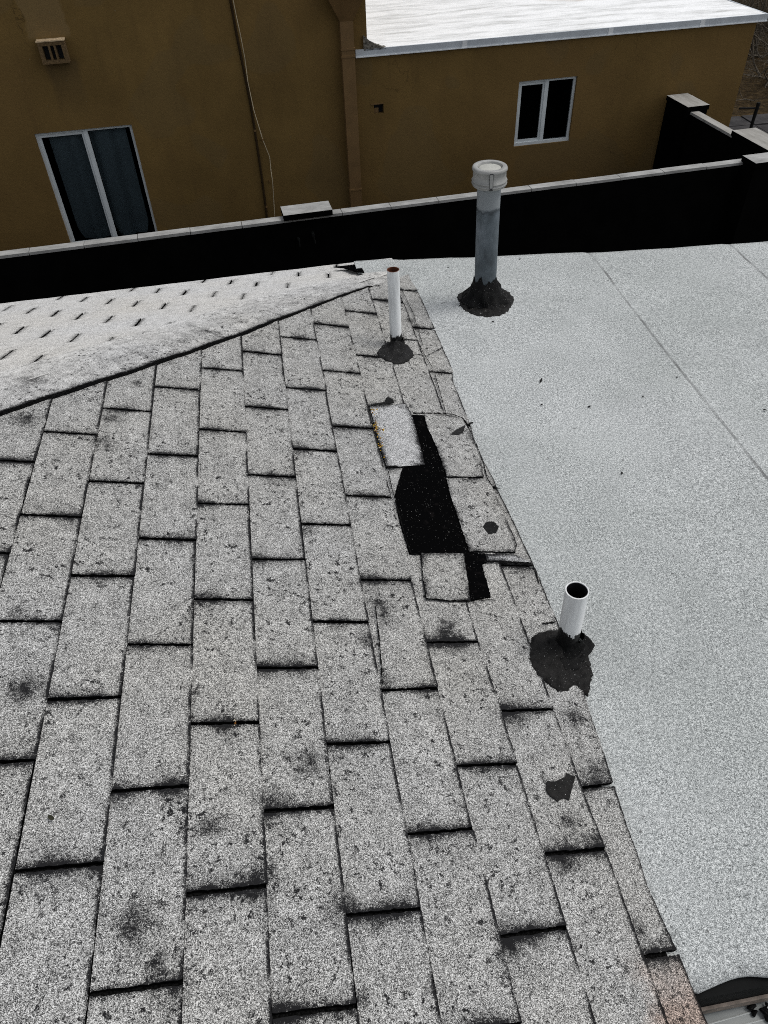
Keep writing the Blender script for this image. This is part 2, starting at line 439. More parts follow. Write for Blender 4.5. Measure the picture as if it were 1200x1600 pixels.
EDGE = [(-3.0, .832), (-.87, .834), (-.77, .833), (-.65, .826), (-.464, .839), (-.18, .862), (.148, .865), (.437, .849), (.676, .834), (.76, .845), (1.03, .846), (1.09, .862), (1.5, .855), (1.74, .852), (3, .85)]
def edge_u(y):
    for (a, p), (b, q) in zip(EDGE, EDGE[1:]):
        if y <= b: return p + (q - p) * (y - a) / (b - a) + noise.noise(Vector((y * 11, 0, 1))) * .003
    return .85
sl = Slab()
SKIP = {(4, 2), (4, 4), (5, 1), (5, 3), (5, 5), (5, 7), (5, 9), (6, 0), (4, 12)}
for kc in range(-14, 7):
    vs = [v for v in range(-21, 22) if (v - kc) % 2 == 0 and (kc, v) not in SKIP]
    ys = [((v + ST * kc) * DV + random.uniform(-.003, .003), random.uniform(-.002, .004)) for v in vs]
    kw = .0036
    for (y0, t0), (y1, t1) in zip(ys, ys[1:]):
        xk = kc * DU * CA
        if y0 > crest_y(xk + .12) + .05 or y1 < -2.4: continue
        w0, w1 = random.uniform(.75, 1.2) * kw, random.uniform(.75, 1.2) * kw
        off = random.uniform(-.0015, .0015)
        u0 = (lambda y, kc=kc: kc * DU + .0005)
        if kc == 6: u1 = edge_u
        else: u1 = (lambda y, kc=kc, off=off: (kc + 1) * DU + off + noise.noise(Vector((y * 6, kc * 3.1, 0))) * .0022)
        near = y0 < 1.4
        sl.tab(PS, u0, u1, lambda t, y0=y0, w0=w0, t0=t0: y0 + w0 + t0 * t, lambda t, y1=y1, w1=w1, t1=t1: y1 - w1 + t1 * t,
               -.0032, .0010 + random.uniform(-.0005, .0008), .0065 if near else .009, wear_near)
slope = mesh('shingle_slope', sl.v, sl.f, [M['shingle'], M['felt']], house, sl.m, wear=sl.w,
             label='weathered grey three tab shingles in long courses with black slots between tabs')
def cut(o, co, no):
    bm = bmesh.new(); bm.from_mesh(o.data)
    bmesh.ops.bisect_plane(bm, geom=bm.verts[:] + bm.edges[:] + bm.faces[:], plane_co=co, plane_no=no, clear_outer=True)
    bm.to_mesh(o.data); bm.free()
cr_n = Vector((-math.tan(AL), -TB, 0)).normalized()      # towards the far slope
cut(slope, Vector((0, crest_y(0), 0)) - cr_n * .028, cr_n)

# deck and felt under the shingles of both slopes, one closed body down to the ceiling line
def under(h):
    v = []; g = []
    a = lambda x, y, z: v.append((x, y, z)) or len(v) - 1
    xl = -4.5; ye = 1.98; yn = -2.6
    p = [PS(.84, yn, h), PS(.84, crest_y(.84 * CA), h), PS(xl / CA, yn, h), PS(xl / CA, 0, h)]
    return p
v = []
xr, xl, yn, yf = .785, -4.2, -2.6, 2.03
def zs(x): return zS(x) - .0125
def zt(y): return zT(y) - .0125
hc = lambda x: crest_y(x)
xm = None
v = [(xr, yn, zs(xr)), (xr, hc(xr), zs(xr)), (-1.24, hc(-1.24), zs(-1.24)), (-1.24, yn, zs(-1.24)),
     (xr - .05, yf + .085, zt(yf + .085)), (-3.2, yf - .15, zt(yf - .15)), (-3.2, hc(-1.24), zt(hc(-1.24)))]
f = [(0, 1, 2, 3), (1, 4, 5, 6, 2)]
b = [(x, y, -.42) for x, y, z in v]
nb = len(v); v = v + b
f += [(0, nb, nb + 1, 1), (1, nb + 1, nb + 4, 4), (4, nb + 4, nb + 5, 5), (5, nb + 5, nb + 6, 6), (3, 2, nb + 2, nb + 3), (0, 3, nb + 3, nb)]
mesh('roof_deck', v, f, M['felt'], house)

# exposed bald mat where shingles are missing
def patch(name, poly, P, mat, h, nrm, jit=.002, dens=.006, dome=0.0, skirt=.006, wear=None, seed=1, label=None, smooth=False, prof=None, parent=house, centre=None):
    rnd = random.Random(seed)
    pts = []
    for (a, b), (c_, d_) in zip(poly, poly[1:] + poly[:1]):
        n = max(1, int(math.hypot(c_ - a, d_ - b) / dens))
        for i in range(n):
            t = i / n
            pts.append((a + (c_ - a) * t + rnd.uniform(-1, 1) * jit, b + (d_ - b) * t + rnd.uniform(-1, 1) * jit))
    cx = sum(p[0] for p in pts) / len(pts); cy = sum(p[1] for p in pts) / len(pts)
    if centre: cx, cy = centre
    rings = prof or [(1.0, 0.0), (.97, .35), (.9, .6), (.75, .8), (.5, .95), (.25, 1.0)]
    V, W, F_, Mi = [], [], [], []
    n = len(pts)
    for x, y in pts: V.append(P(x, y, h) - nrm * skirt); W.append(1)
    for s_, q in rings:
        for x, y in pts:
            X, Y = cx + (x - cx) * s_, cy + (y - cy) * s_
            nz = noise.noise(Vector((X * 45, Y * 45, seed))) * .22 * dome * (1 if q > 0 else 0)
            V.append(P(X, Y, h + dome * q + nz)); W.append(0 if wear is None else wear * max(0, (s_ - .8) / .2))
    V.append(P(cx, cy, h + dome * rings[-1][1])); W.append(0)
    for r in range(len(rings)):
        for i in range(n):
            F_.append((r * n + i, r * n + (i + 1) % n, (r + 1) * n + (i + 1) % n, (r + 1) * n + i)); Mi.append(1 if r == 0 and isinstance(mat, (list, tuple)) else 0)
    for i in range(n): F_.append((len(rings) * n + i, len(rings) * n + (i + 1) % n, len(V) - 1)); Mi.append(0)
    return mesh(name, V, F_, mat, parent, Mi, smooth, wear=W, label=label)

FLAT = [(1.0, 0.0), (.97, 0.0), (.9, 0.0), (.6, 0.0), (.3, 0.0)]
def ngon(name, poly, P, mat, h, nrm, jit=.0012, dens=.006, seed=1, skirt=.005, label=None, parent=house, wear_edge=.9, hfun=None):
    """flat sheet of any outline, filled with a grid so that its edge can lose granules"""
    rnd = random.Random(seed)
    pts = []
    for (a, b), (c_, d_) in zip(poly, poly[1:] + poly[:1]):
        n = max(1, int(math.hypot(c_ - a, d_ - b) / dens))
        for i in range(n):
            t = i / n
            pts.append((a + (c_ - a) * t + rnd.uniform(-1, 1) * jit, b + (d_ - b) * t + rnd.uniform(-1, 1) * jit))
    bm = bmesh.new()
    vs = [bm.verts.new((x, y, 0)) for x, y in pts]
    fc = bm.faces.new(vs)
    if fc.normal.z < 0: fc.normal_flip()
    lo = [min(p[i] for p in pts) for i in (0, 1)]; hi = [max(p[i] for p in pts) for i in (0, 1)]
    for ax in (0, 1):
        x = lo[ax] + .008
        while x < hi[ax]:
            co = [0, 0, 0]; no = [0, 0, 0]; co[ax] = x; no[ax] = 1
            bmesh.ops.bisect_plane(bm, geom=bm.verts[:] + bm.edges[:] + bm.faces[:], plane_co=co, plane_no=no)
            x += .008
    bmesh.ops.triangulate(bm, faces=bm.faces[:])
    bmesh.ops.recalc_face_normals(bm, faces=bm.faces[:])
    def segd(x, y):
        best = 9
        for (a, b), (c_, d_) in zip(poly, poly[1:] + poly[:1]):
            ex, ey = c_ - a, d_ - b
            t = max(0, min(1, ((x - a) * ex + (y - b) * ey) / (ex * ex + ey * ey + 1e-12)))
            best = min(best, math.hypot(x - a - ex * t, y - b - ey * t))
        return best
    bm.verts.ensure_lookup_table()
    V, W, F_, Mi = [], [], [], []
    for q in bm.verts:
        q.index = len(V)
        x, y = q.co.x, q.co.y
        V.append(P(x, y, h + (hfun(x, y) if hfun else 0)))
        W.append(wear_edge * math.exp(-segd(x, y) / .006) * max(0, .6 + noise.noise(Vector((x * 15, y * 15, seed))) * 1.5))
    for fa in bm.faces:
        ids = [q.index for q in fa.verts]
        if fa.normal.z < 0: ids.reverse()
        F_.append(tuple(ids)); Mi.append(0)
    for e in bm.edges:
        if len(e.link_faces) == 1:
            a, b = e.verts[0].index, e.verts[1].index
            V.append(V[a] - nrm * skirt); V.append(V[b] - nrm * skirt); W += [1, 1]
            F_.append((a, b, len(V) - 1, len(V) - 2)); Mi.append(1 if isinstance(mat, (list, tuple)) else 0)
    bm.free()
    return mesh(name, V, F_, mat, parent, Mi, wear=W, label=label)

ngon('exposed_underlayment', [(0.6461,0.7819),(0.6942,0.7869),(0.6926,0.6995),(0.6980,0.5568),(0.6902,0.4057),(0.6883,0.2596),(0.7029,0.1758),(0.6696,0.1711),(0.5229,0.1675),(0.5179,0.3079),(0.5240,0.3926),(0.5716,0.5194),(0.6398,0.5284),(0.6419,0.6156)],
     PS, M['bald'], .0030, NS, .0015, seed=3, label='black bald patch where shingle tabs are missing')
ngon('exposed_underlayment', [(0.6652,0.1822),(0.7318,0.1824),(0.7282,0.1502),(0.7124,0.1447),(0.7095,0.0832),(0.7073,0.0328),(0.6513,0.0200),(0.6655,0.1550)],
     PS, M['bald'], .0032, NS, .0015, seed=4, label='small dark strip of bare mat below the larger black patch')
pale = [M['pale_shingle'], M['felt']]; shg = [M['shingle'], M['felt']]
ngon('loose_tab', [(0.5126,0.7990),(0.5663,0.8088),(0.6378,0.8395),(0.6476,0.7787),(0.6431,0.6312),(0.6378,0.5281),(0.5745,0.5140),(0.5166,0.5007),(0.5122,0.6269)],
     PS, pale, .0062, NS, seed=5, label='paler replaced shingle tab beside the yellow moss')
ngon('loose_tab', [(0.6882,0.7790),(0.7530,0.7972),(0.7903,0.7967),(0.8158,0.7838),(0.8243,0.7475),(0.8269,0.6492),(0.8249,0.5710),(0.8146,0.4956),(0.6950,0.4837),(0.6953,0.6080),(0.6868,0.7116)],
     PS, shg, .0070, NS, seed=6, label='slipped shingle tab with an eye shaped tear')
ngon('loose_tab', [(0.6923,0.4721),(0.8129,0.4896),(0.8295,0.4545),(0.8321,0.3539),(0.8342,0.2771),(0.8358,0.2208),(0.8208,0.1912),(0.6871,0.1838),(0.6870,0.2766),(0.6870,0.4080)],
     PS, shg, .0070, NS, seed=7, label='slipped shingle tab with a round black hole')
ngon('loose_tab', [(0.5518,0.1673),(0.6689,0.1756),(0.6579,0.0910),(0.6469,0.0158),(0.5871,0.0151),(0.5342,0.0187),(0.5411,0.0907)],
     PS, shg, .0066, NS, seed=8, label='short shingle tab below the black bald patch')
ngon('lower_strip', [(0.7311,0.1801),(0.8167,0.1838),(0.8571,0.1588),(0.8029,0.1575),(0.7295,0.1548)], PS, pale, .0042, NS, seed=9)
ngon('tear_mark', [(0.7538,0.6897),(0.7827,0.7206),(0.8206,0.7503),(0.8081,0.7180),(0.7841,0.6911)], PS, M['tar'], .0078, NS, .0006, .003, seed=10, skirt=.001)
ngon('tear_mark', [(0.7513,0.2798),(0.7686,0.3014),(0.7902,0.3034),(0.7999,0.2841),(0.7847,0.2580),(0.7602,0.2510)], PS, M['tar_black'], .0078, NS, .0008, .003, seed=11, skirt=.001)
ngon('tar_spot', [(0.5184,0.8104),(0.5427,0.8183),(0.5655,0.8296),(0.5736,0.8523),(0.5875,0.8585),(0.5966,0.8495),(0.5979,0.8321),(0.5703,0.8200),(0.5409,0.8076),(0.5171,0.8015)], PS, M['tar_black'], .0080, NS, .0006, .003, seed=12, skirt=.002)
ngon('tar_spot', [(0.6912,-0.4478),(0.7113,-0.4472),(0.7337,-0.4411),(0.7401,-0.4317),(0.7496,-0.4375),(0.7582,-0.4378),(0.7461,-0.4579),(0.7344,-0.4736),(0.7257,-0.4891),(0.7202,-0.4849),(0.7091,-0.4845),(0.7003,-0.4893),(0.6884,-0.4797),(0.6833,-0.4663)],
     PS, M['tar_grey'], .0032, NS, .0012, .004, seed=13, skirt=.002, label='ragged black roof cement patch on the lower shingles')
# dark gaps that run around the slipped tabs
def crack(pts, w, seed, P=PS, h=.0022, nrm=NS, mat=None, name='open_joint'):
    rnd = random.Random(seed); V, F_ = [], []
    dens = []
    for (a, b), (c_, d_) in zip(pts, pts[1:]):
        n = max(1, int(math.hypot(c_ - a, d_ - b) / .005))
        dens += [(a + (c_ - a) * i / n, b + (d_ - b) * i / n) for i in range(n)]
    dens.append(pts[-1])
    for i, (x, y) in enumerate(dens):
        j = min(i + 1, len(dens) - 1); k_ = max(i - 1, 0)
        tx, ty = dens[j][0] - dens[k_][0], dens[j][1] - dens[k_][1]; L = math.hypot(tx, ty) + 1e-9
        ww = w * rnd.uniform(.3, 1.0) * (.25 if i in (0, len(dens) - 1) else 1) / 2
        V += [P(x - ty / L * ww, y + tx / L * ww, h), P(x + ty / L * ww, y - tx / L * ww, h)]
    for i in range(len(dens) - 1): F_.append((2 * i, 2 * i + 1, 2 * i + 3, 2 * i + 2))
    return mesh(name, V, F_, mat or M['felt'], house)
crack([(0.6483,0.7822),(0.6972,0.7908),(0.7538,0.8008),(0.7911,0.8004),(0.8191,0.7878),(0.8275,0.7514),(0.8521,0.7692)], .010, 1, h=.0085)
crack([(0.8298,0.7518),(0.8345,0.6535),(0.8345,0.5754),(0.8252,0.4969),(0.8316,0.4548)], .0045, 21, h=.0046)
crack([(0.8282,0.4572),(0.8522,0.4487)], .007, 22, h=.0055)
crack([(0.7227,0.1499),(0.8022,0.1551),(0.8585,0.1520)], .0085, 3, h=.0050)
crack([(0.8585,0.1520),(0.8579,0.1224),(0.8546,0.0803)], .005, 4, h=.0035)
crack([(0.5166,0.5007),(0.5547,0.5114)], .009, 5, h=.0075)
crack([(0.5205,0.4900),(0.5185,0.4131),(0.5206,0.3230),(0.5217,0.2150),(0.5263,0.1677),(0.5479,0.1648)], .004, 6, h=.0035)
crack([(0.5518,0.1673),(0.5414,0.0844),(0.5342,0.0187),(0.5900,0.0133),(0.6486,0.0159)], .006, 7, h=.0040)
crack([(0.6486,0.0159),(0.6746,0.0190),(0.7142,0.0269)], .003, 8, h=.0036)
crack([(0.8179,-0.0472),(0.8587,-0.0400)], .007, 9, h=.0036)
crack([(0.7298,1.1624),(0.7803,1.1615)], .005, 10, h=.0036)
crack([(0.7044,1.2568),(0.7698,1.2644)], .008, 11, h=.0036)
crack([(0.7646,1.2631),(0.7710,1.1636),(0.7834,1.0867)], .004, 12, h=.0036)
crack([(0.7803,1.1615),(0.8207,1.2014),(0.8597,1.2419)], .004, 13, h=.0036)
crack([(0.7782,1.6553),(0.7890,1.4746),(0.7786,1.2353)], .004, 14, h=.0036)
crack([(0.7839,1.0462),(0.7743,0.8905),(0.7690,0.8000)], .004, 15, h=.0036)
crack([(0.4049,-0.0083),(0.3988,-0.1037),(0.3921,-0.1720),(0.3865,-0.2237)], .0045, 16, h=.0030)

# far slope: courses run away to the right, slots seen end on
TH = .0923
o0 = (-.6808, 2.0712)
def PTl(yl, xl_, h=0.0):     # local: yl downhill distance on slope from row zero, xl_ along the course
    d_ = -yl / math.hypot(1, TB)
    # yl grows downhill
    x = o0[0] + math.cos(TH) * xl_ + math.sin(TH) * (-1) * (-d_) * 1.0
    y = o0[1] + math.sin(TH) * xl_ - d_
    return PT(x, y, h)
P_N[0] = NT_
s2 = Slab()
def wear_far(u, y, de, db):
    return math.exp(-(de / .006)) * .5
for j in range(-1, 16):
    ulo, uhi = -(j + .5) * .1276, -(j - .5) * .1276       # downhill is larger
    if j == 0: uhi = .020
    if j == -1: continue
    xs = [.305 * i + .1125 * j + random.uniform(-.006, .006) for i in range(-13, 8)]
    sw = [random.choice([.0030, .0038, .0044, .0012, .0034]) for _ in xs]
    for a, b, wa, wb in zip(xs, xs[1:], sw, sw[1:]):
        s2.tab(PTl, lambda y, q=ulo: q, lambda y, q=uhi: q + noise.noise(Vector((y * 4, q * 9, 2))) * .003,
               lambda t, a=a, wa=wa: a + wa + .022 * (t - .5), lambda t, b=b, wb=wb: b - wb + .022 * (t - .5), -.0035, .0012, .012, wear_far)
far = mesh('far_slope', s2.v, s2.f, [M['far_shingle'], M['felt']], house, s2.m, wear=s2.w,
           label='pale far slope of shingles with short dark slots')
cut(far, Vector((0, crest_y(0), 0)) + cr_n * .028, -cr_n)
cut(far, Vector((.80, 0, 0)), Vector((1, 0, 0)))

# hip cap: bent strip over the crest with a lifted near edge
NE = [(-1.4, -.32), (-.473, .579), (-.377, .668), (-.258, .776), (-.123, .901), (.009, 1.025), (.147, 1.162), (.257, 1.279), (.416, 1.444), (.538, 1.57), (.635, 1.662), (.80, 1.80)]
def near_edge(x):
    for (a, p), (b, q) in zip(NE, NE[1:]):
        if x <= b: return p + (q - p) * (x - a) / (b - a)
    return NE[-1][1]
V, W, F_, Mi = [], [], [], []
NI, NJ = 330, 34
x0, x1 = -1.3, .775
for i in range(NI + 1):
    xe = x0 + (x1 - x0) * i / NI
    ye = near_edge(xe) + noise.noise(Vector((xe * 14, 0, 0))) * .005 + random.uniform(-1, 1) * .0012
    along = (xe - x0) * 1.38
    fr_ = (along / .135) % 1.0
    wid = .30 if xe < .3 else .30 - (xe - .3) * .28
    for j in range(NJ + 1):
        t = j / NJ
        px, py = xe - wid * t * .70, ye + wid * t * .74          # across the hip
        a, b = zS(px), zT(py)
        kk = .050
        hh = max(kk - abs(a - b), 0) / kk
        z = min(a, b) - hh * hh * kk * .25
        end_ = max(0, min(1, (.640 - xe) / .02)); lift = .0050 * end_ + .003 * end_ * noise.noise(Vector((along * 6, 1, 0)))
        z += lift * max(0, 1 - t / .12) ** 1.5 + .0025 + .0050 * (end_ if xe > .6 else 1) + .0014 * (1 - fr_) * (1 - t)
        z += noise.noise(Vector((px * 7, py * 7, 9))) * .0035
        z -= (max(0, t - .80) / .20) ** 2 * .016
        V.append((px, py, z))
        w = math.exp(-t * wid / .006) * .8 * end_ + (math.exp(-fr_ / .02) * .55 if t < .6 else 0) * (.35 + noise.noise(Vector((px * 20, py * 20, 4))))
        w += max(0, noise.noise(Vector((px * 11, py * 11, 7))) - .30) * .9 * (1 if t < .7 else .3)
        W.append(max(0, w) - .16 * min(1, max(0, t - .30) / .5))  # values under zero paint the light on the far side of the cap
for i in range(NI):
    for j in range(NJ):
        F_.append((i * (NJ + 1) + j, (i + 1) * (NJ + 1) + j, (i + 1) * (NJ + 1) + j + 1, i * (NJ + 1) + j + 1)); Mi.append(0)
nb = len(V)
for i in range(NI + 1):
    x, y, z = V[i * (NJ + 1)]; V.append((x - .001, y + .001, zS(x) - .004)); W.append(1)
for i in range(NI):
    F_.append((nb + i, nb + i + 1, (i + 1) * (NJ + 1), i * (NJ + 1))); Mi.append(1 if x0 + (x1 - x0) * i / NI < .632 else 0)
nb = len(V); row = NI * (NJ + 1)
for j in range(NJ + 1):
    x, y, z = V[row + j]; V.append((x, y, min(zS(x), zT(y)) - .006)); W.append(1)
for j in range(NJ):
    F_.append((row + j, nb + j, nb + j + 1, row + j + 1)); Mi.append(1)
hipm = granule('hip cap granules', [(.34, DK), (.42, (.12, .12, .12)), (.48, (.34, .34, .335)), (.54, (.48, .48, .47)), (.62, (.88, .88, .87))],
               med_amt=.24, wear_amt=.28, tint=(1, .985, .95), spots=.20)
mesh('hip_cap', V, F_, [hipm, M['felt']], house, Mi, True, wear=W, label='long strip of hip caps with a lifted black edge')

# torn end of the hip where the mat shows
ngon('torn_hip_end', [(0.5115,2.0482),(0.5779,2.0506),(0.6221,2.0586),(0.6517,2.0859),(0.6542,2.0375),(0.6334,2.0327),(0.6245,1.9145),(0.6214,1.8248),(0.5938,1.8665),(0.5734,1.9298),(0.5495,1.9971)],
     lambda x, y, h=0: PT(x, y, h), M['bald'], .016, NT_, .0010, .006, seed=31, skirt=.004, label='dark torn triangle at the end of the hip')
ngon('torn_hip_end', [(0.6559,2.0736),(0.6871,2.1101),(0.7110,2.1331),(0.7166,2.1097),(0.7106,2.0281),(0.6777,2.0405)],
     lambda x, y, h=0: PT(x, y, h), M['bald'], .012, NT_, .0010, .006, seed=32, skirt=.004)

# flat roof
FE = [(0.7102,2.0165),(0.7328,2.0146),(0.8115,1.9743),(0.8946,1.9617),(1.0102,1.9672),(1.1769,1.9420),(1.4283,1.9101),(1.7091,1.8781),(1.9905,1.8460),(2.2237,1.8351),(2.4287,1.8243)]
def far_y(x):
    for (a, p), (b, q) in zip(FE, FE[1:]):
        if x <= b: return p + (q - p) * (x - a) / (b - a)
    return FE[-1][1] + (x - FE[-1][0]) * -.085
V, F_ = [], []
xs = [.60 + i * .02 for i in range(0, 175)]
NY = 90
for x in xs:
    yf_ = far_y(x) + noise.noise(Vector((x * 5, 2, 0))) * .006
    yn_ = -.822 + .008 * math.sin((x - .84) * 30) * (1 if x > .8 else 0) + noise.noise(Vector((x * 12, 3, 0))) * .004
    for j in range(NY + 1):
        t = j / NY
        y = yn_ + (yf_ - yn_) * t
        z = FZ + noise.noise(Vector((x * 1.6, y * 1.6, 0))) * .004 + noise.noise(Vector((x * 5, y * 5, 4))) * .0012
        sx = 0
        z += .0035 * (1 if x < 1.605 else (0 if x < 2.24 else -1))
        z -= .010 * max(0, 1 - t * NY / 2) + .006 * max(0, 1 - (1 - t) * NY / 2)
        if y > 1.55 and x < 1.25: z += .010 * math.exp(-((x - .86) / .12) ** 2) * min(1, (y - 1.55) / .2)
        V.append((x, y, z))
for i in range(len(xs) - 1):
    for j in range(NY):
        a = i * (NY + 1) + j; F_.append((a, a + NY + 1, a + NY + 2, a + 1))
nt = len(V)
for rowj in (0, NY):
    b0 = len(V)
    for i in range(len(xs)):
        x, y, z = V[i * (NY + 1) + rowj]; V.append((x, y, z - .012))
    for i in range(len(xs) - 1):
        a, b = i * (NY + 1) + rowj, (i + 1) * (NY + 1) + rowj
        F_.append((b, a, b0 + i, b0 + i + 1) if rowj == 0 else (a, b, b0 + i + 1, b0 + i))
mesh('flat_roof', V, F_, M['cap_sheet'], house, smooth=True, label='flat pale granulated cap sheet roof with two long seams')
# drip edge, walls of the house
mb = MB(); mb.box(.80, 4.1, -.833, -.800, -.345, -.262); mb.build('drip_edge', M['fascia'], house)
mb = MB(); mb.box(.80, 4.1, -.839, -.8335, -.36, -.330); mb.build('edge_trim', M['rust_trim'], house, label='thin rusty metal strip under the near flat roof edge')
mb = MB(); mb.box(.74, 4.08, -.70, 1.70, -3.0, -.262); mb.box(-4.2, .74, -2.5, 1.75, -3.0, -.43); mb.build('wall', M['dark_stucco'], house)
mb = MB(); mb.box(.66, 4.1, 1.70, 1.74, -.40, -.262); mb.build('fascia_board', M['fascia'], house)

# ------------------------------------------------------------------ lower grey roof seen past the near edge
lr = empty('lower_roof', (1.5, -1.6, -.375), label='grey metal panel roof seen below the near edge of the flat roof', cat='roof')
mb = MB(); mb.box(-.66, 2.5, -1.4, .88, -.06, 0); mb.build('panel', M['grey_panel'], lr)
for (xa, xb, ya, yb, sk) in [(-.66, -.45, .746, .7475, .01), (-.66, -.30, .733, .7345, .012), (-.60, -.30, .724, .7252, .01)]:
    mb = MB(); mb.tube([(xa, ya, .001), ((xa + xb) / 2, ya + sk * .6, .001), (xb, yb + sk, .001)], .0014, 6); mb.build('ridge', M['pale_line'], lr)
mb = MB(); mb.box(-.605, -.602, .705, .7305, 0, .003); mb.box(-.602, -.50, .705, .7075, 0.0, .0025); mb.build('panel_joint', M['fascia'], lr)
for q, lb in enumerate(['larger black tar lump on the grey lower roof at the right edge', 'smaller black tar lump under the rusty strip left of the larger one']):
    mb = MB(); cx = -.535 - q * .022; cy = .750 + .006 * q; g_ = 1 - .35 * q
    mb.tube([(cx, cy - .016 * g_, .002), (cx + .004, cy - .008 * g_, .010 * g_), (cx - .003, cy, .012 * g_), (cx + .010, cy + .008 * g_, .006)], [.005 * g_, .009 * g_, .008 * g_, .004], 9)
    o = mb.build('tar_crumb', M['tar_black'], None); o.location = lr.location
    setp(o, lb, 'crumb', 'tar crumbs on the lower roof')

# ================================================================== PIPES
def plumb(name, base, top, r, mat, inner, rim_m, label, sealant, sname_h, ctr, wall=.0025, base_h=.0):
    e = empty(name, base, label=label, cat='vent pipe')
    b = Vector(base); H = top[2] - base[2]; ln = ((top[0] - base[0]) / H, (top[1] - base[1]) / H)
    mb = MB(); mb.lathe([(r, -.03), (r, H * .5), (r, H)], n=48, lean=ln)
    o = mb.build('pipe', mat, e, True)
    # pipe material works in world metres: shift the mesh, not the look
    me = o.data
    mb = MB(); mb.lathe([(r, H), (r - wall, H + .0006), (r - wall, H - .002)], n=48, lean=ln); mb.build('rim', rim_m, e, True)
    mb = MB(); mb.lathe([(r - wall, H - .002), (r - wall, H * .15)], n=48, lean=ln); mb.disc(r - wall, H * .15, n=48, lean=ln); mb.build('bore', inner, e, True)
    return e
def shift_tex(o): pass
# collars of roof cement round the pipes
def collar(parent, poly, P, centre, r_pipe, mat, h_edge, h_top, seed, nrm, spread=.35, curve=2.2, jit=.002, label=None, inv=None):
    rnd = random.Random(seed); pts = []
    for (a, b), (c_, d_) in zip(poly, poly[1:] + poly[:1]):
        n = max(1, int(math.hypot(c_ - a, d_ - b) / .005))
        for i in range(n):
            t = i / n; pts.append((a + (c_ - a) * t + rnd.uniform(-1, 1) * jit, b + (d_ - b) * t + rnd.uniform(-1, 1) * jit))
    V, F_ = [], []; n = len(pts); NR = 16
    for x, y in pts: V.append(P(x, y, 0) - nrm * .002)
    for r_ in range(NR + 1):
        t = r_ / NR
        for x, y in pts:
            dx, dy = x - centre[0], y - centre[1]; L = math.hypot(dx, dy)
            rr = L + (r_pipe * .96 - L) * (t ** .85)
            X, Y = centre[0] + dx / L * rr, centre[1] + dy / L * rr
            edge = min(1, t * NR / 1.5)
            hh = h_edge * edge + (h_top - h_edge) * max(0, (t - spread) / (1 - spread)) ** curve
            hh += noise.noise(Vector((X * 60, Y * 60, seed))) * .004 * edge + noise.noise(Vector((X * 22, Y * 22, seed + 5))) * .004 * edge
            if r_ == NR: hh += noise.noise(Vector((math.atan2(dy, dx) * 2.5, seed, 0))) * .018
            V.append(P(X, Y, hh))
    for r_ in range(NR + 1):
        for i in range(n):
            F_.append((r_ * n + i, r_ * n + (i + 1) % n, (r_ + 1) * n + (i + 1) % n, (r_ + 1) * n + i))
    o = mesh('sealant_collar', V, F_, mat, parent, smooth=True, label=label)
    o.matrix_parent_inverse = Matrix.Translation(-parent.location)
    return o

p1 = plumb('vent_pipe', (.649, 1.209, -.183), (.644, 1.210, .105), .0206, M['pvc'], M['rust_in'], M['rust_in'],
           'slim white pipe with a rusty mouth on the shingles near the hip', None, 0, None)
collar(p1, [(0.5912,1.1377),(0.6034,1.1703),(0.6274,1.2021),(0.6604,1.2279),(0.6916,1.2269),(0.7177,1.2113),(0.7318,1.1843),(0.7306,1.1540),(0.7071,1.1190),(0.6784,1.0918),(0.6486,1.0809),(0.6163,1.0939),(0.5966,1.1140)],
       PS, (.6749, 1.203), .0206, M['tar'], .006, .034, 41, NS, .55, 1.6)
p2 = plumb('vent_pipe', (.829, -.112, -.236), (.824, -.111, -.026), .0256, M['pvc_b'], M['black_in'], M['rim_white'],
           'short wide open white pipe in a large tar patch at the shingle edge', None, 0, None)
c2 = [(0.7635,-0.1134),(0.7813,-0.0849),(0.8029,-0.0710),(0.8267,-0.0664),(0.8500,-0.0638),(0.8777,-0.0689),(0.8917,-0.0916),(0.9002,-0.1142),(0.9061,-0.1383),(0.9000,-0.1748),(0.8942,-0.2014),(0.8763,-0.2291),(0.8649,-0.2494),(0.8562,-0.2427),(0.8487,-0.2325),(0.8413,-0.2224),(0.8150,-0.2360),(0.7942,-0.2360),(0.7830,-0.2225),(0.7723,-0.2073),(0.7560,-0.1988),(0.7475,-0.1764),(0.7482,-0.1499)]
def PM(u, y, h=0.0):      # follows the near slope, then the flat roof
    p = PS(u, y, 0)
    if p.z < FZ + .004: p.z = FZ + .004
    return p + NS * h
collar(p2, c2, PM, (.8605, -.112), .0256, M['tar_grey'], .006, .022, 42, NS, .55, 1.7)
rn_ = random.Random(77); c3 = [(.8605 + .004 + .052 * (1 + .25 * math.sin(a * 3 + 1) + rn_.uniform(-.04, .04)) * math.cos(a), -.122 + .058 * (1 + .22 * math.sin(a * 2) + rn_.uniform(-.04, .04)) * math.sin(a)) for a in [i * math.pi / 14 for i in range(28)]]
collar(p2, c3, lambda u, y, h=0.0: PM(u, y, h + .006), (.8605, -.112), .0256, M['tar_black'], .002, .042, 45, NS, .45, 1.5, label='blacker roof cement with painted shade round the pipe')  # black of this inner ring is tar plus painted shadow around the pipe

